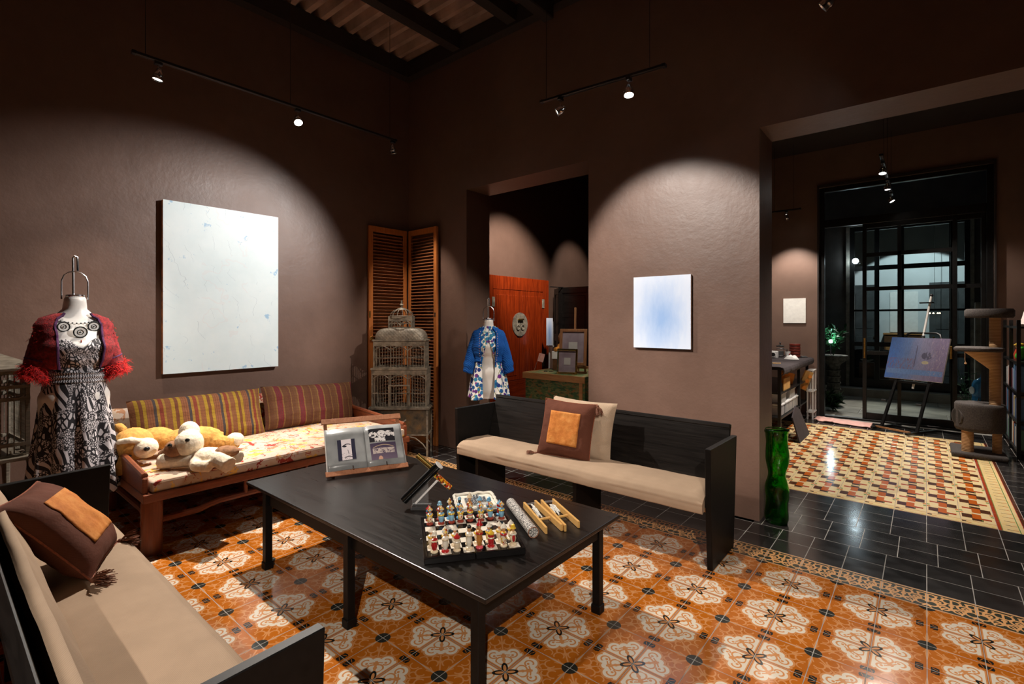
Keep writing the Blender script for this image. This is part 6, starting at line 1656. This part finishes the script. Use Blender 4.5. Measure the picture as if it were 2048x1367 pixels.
# room across the courtyard
canvas('canvas_painting', 'tall white canvas glowing in the room across the courtyard', .54, 1.0, .03, (1.18, 12.6, 1.22), 0, 'canvas_linen', 'canvas_linen')
ds = thing('wooden_dresser', 'wooden dresser under the white canvas across the courtyard', 'dresser', (1.17, 12.35, 0)); MB().box(-.36, .36, -.2, .2, .08, 1.16).make('dresser_body', 'dresser_wood', ds, bevel=.006); MB().box(-.38, .38, -.22, .21, 1.16, 1.20).make('dresser_top', 'desk_trim', ds, bevel=.004)
for z in (.40, .75): 
    dr_ = MB().box(-.33, .33, -.212, -.2, z - .14, z + .15).make('drawer', 'desk_trim', ds, bevel=.004)
    for x in (-.15, .15): MB().ball((x, -.22, z), .015, 8, 6).make('knob', 'bead_dark', dr_)
MB().box(-.34, -.28, -.18, .18, 0, .08).make('plinth', 'dresser_wood', ds); MB().box(.28, .34, -.18, .18, 0, .08).make('plinth', 'dresser_wood', ds)
for x0, x1, lab in ((.08, .68, 'left'), (1.66, 2.3, 'right')):
    dd_ = thing('dark_door', 'tall dark panelled door %s of the white canvas across the courtyard' % lab, 'door', ((x0 + x1) / 2, 12.57, 0)); w = (x1 - x0) / 2
    MB().box(-w, w, -.02, .02, 0, 2.42).make('door_slab', 'grey_door', dd_, bevel=.006)
    for z0, z1 in ((.2, 1.1), (1.3, 2.2)): MB().box(-w + .12, w - .12, -.032, -.02, z0, z1).make('raised_panel', 'grey_door', dd_, bevel=.006)
    MB().ball((w * .75 if lab == 'left' else -w * .75, -.05, 1.1), .025, 8, 6).make('door_knob', 'gold_metal', dd_)
sf = thing('grey_sofa', 'low grey sofa in the room across the courtyard', 'sofa', (.62, 10.6, 0)); MB().box(-.6, .35, -.35, .35, .1, .45).make('sofa_seat', 'sofa_grey', sf, bevel=.04, seg=2); MB().box(-.6, .35, .2, .4, .45, .85).make('sofa_back', 'sofa_grey', sf, bevel=.04, seg=2); MB().box(-.55, -.45, -.3, .3, 0, .1).make('sofa_foot', 'rubber_black', sf); MB().box(.2, .3, -.3, .3, 0, .1).make('sofa_foot', 'rubber_black', sf)
ch = thing('reflection_chandelier', 'small glowing chandelier added for light reflections on the dark door across the courtyard', 'chandelier', (1.75, 11.9, 1.66)); MB().cyl((0, 0, .05), (0, 0, 2.54), .004, n=6).make('hanging_rod', 'chrome', ch); MB().ring((0, 0, 0), .09, .006, 'z', 18, 5).make('ring_frame', 'gold_metal', ch)  # glowing bulbs stand in for small lights reflected on the dark door
for k in range(7):
    a = 2 * PI * k / 7; MB().ball((math.cos(a) * .09, math.sin(a) * .09, .015), .016, 8, 6).make('reflection_bulb', 'reflection_bulb', ch)
bx_ = thing('leaf_dish', 'white dish of leaves on the ledge inside the courtyard window', 'dish', (.63, 9.95, .0)); MB().box(-.13, .13, -.1, .1, 0, .62).make('ledge_block', 'dresser_wood', bx_); MB().lathe([(.04, .62), (.12, .68), (.11, .68), (.035, .63)], 16).make('dish_bowl', 'white_plastic', bx_, smooth=True); b = MB()
for k in range(24): leaf(b, (0, 0, .65), (R.gauss(0, 1), R.gauss(0, 1), R.uniform(.2, 1)), .14, .025)
b.make('dish_leaves', 'leaf_green', bx_, kind='stuff')
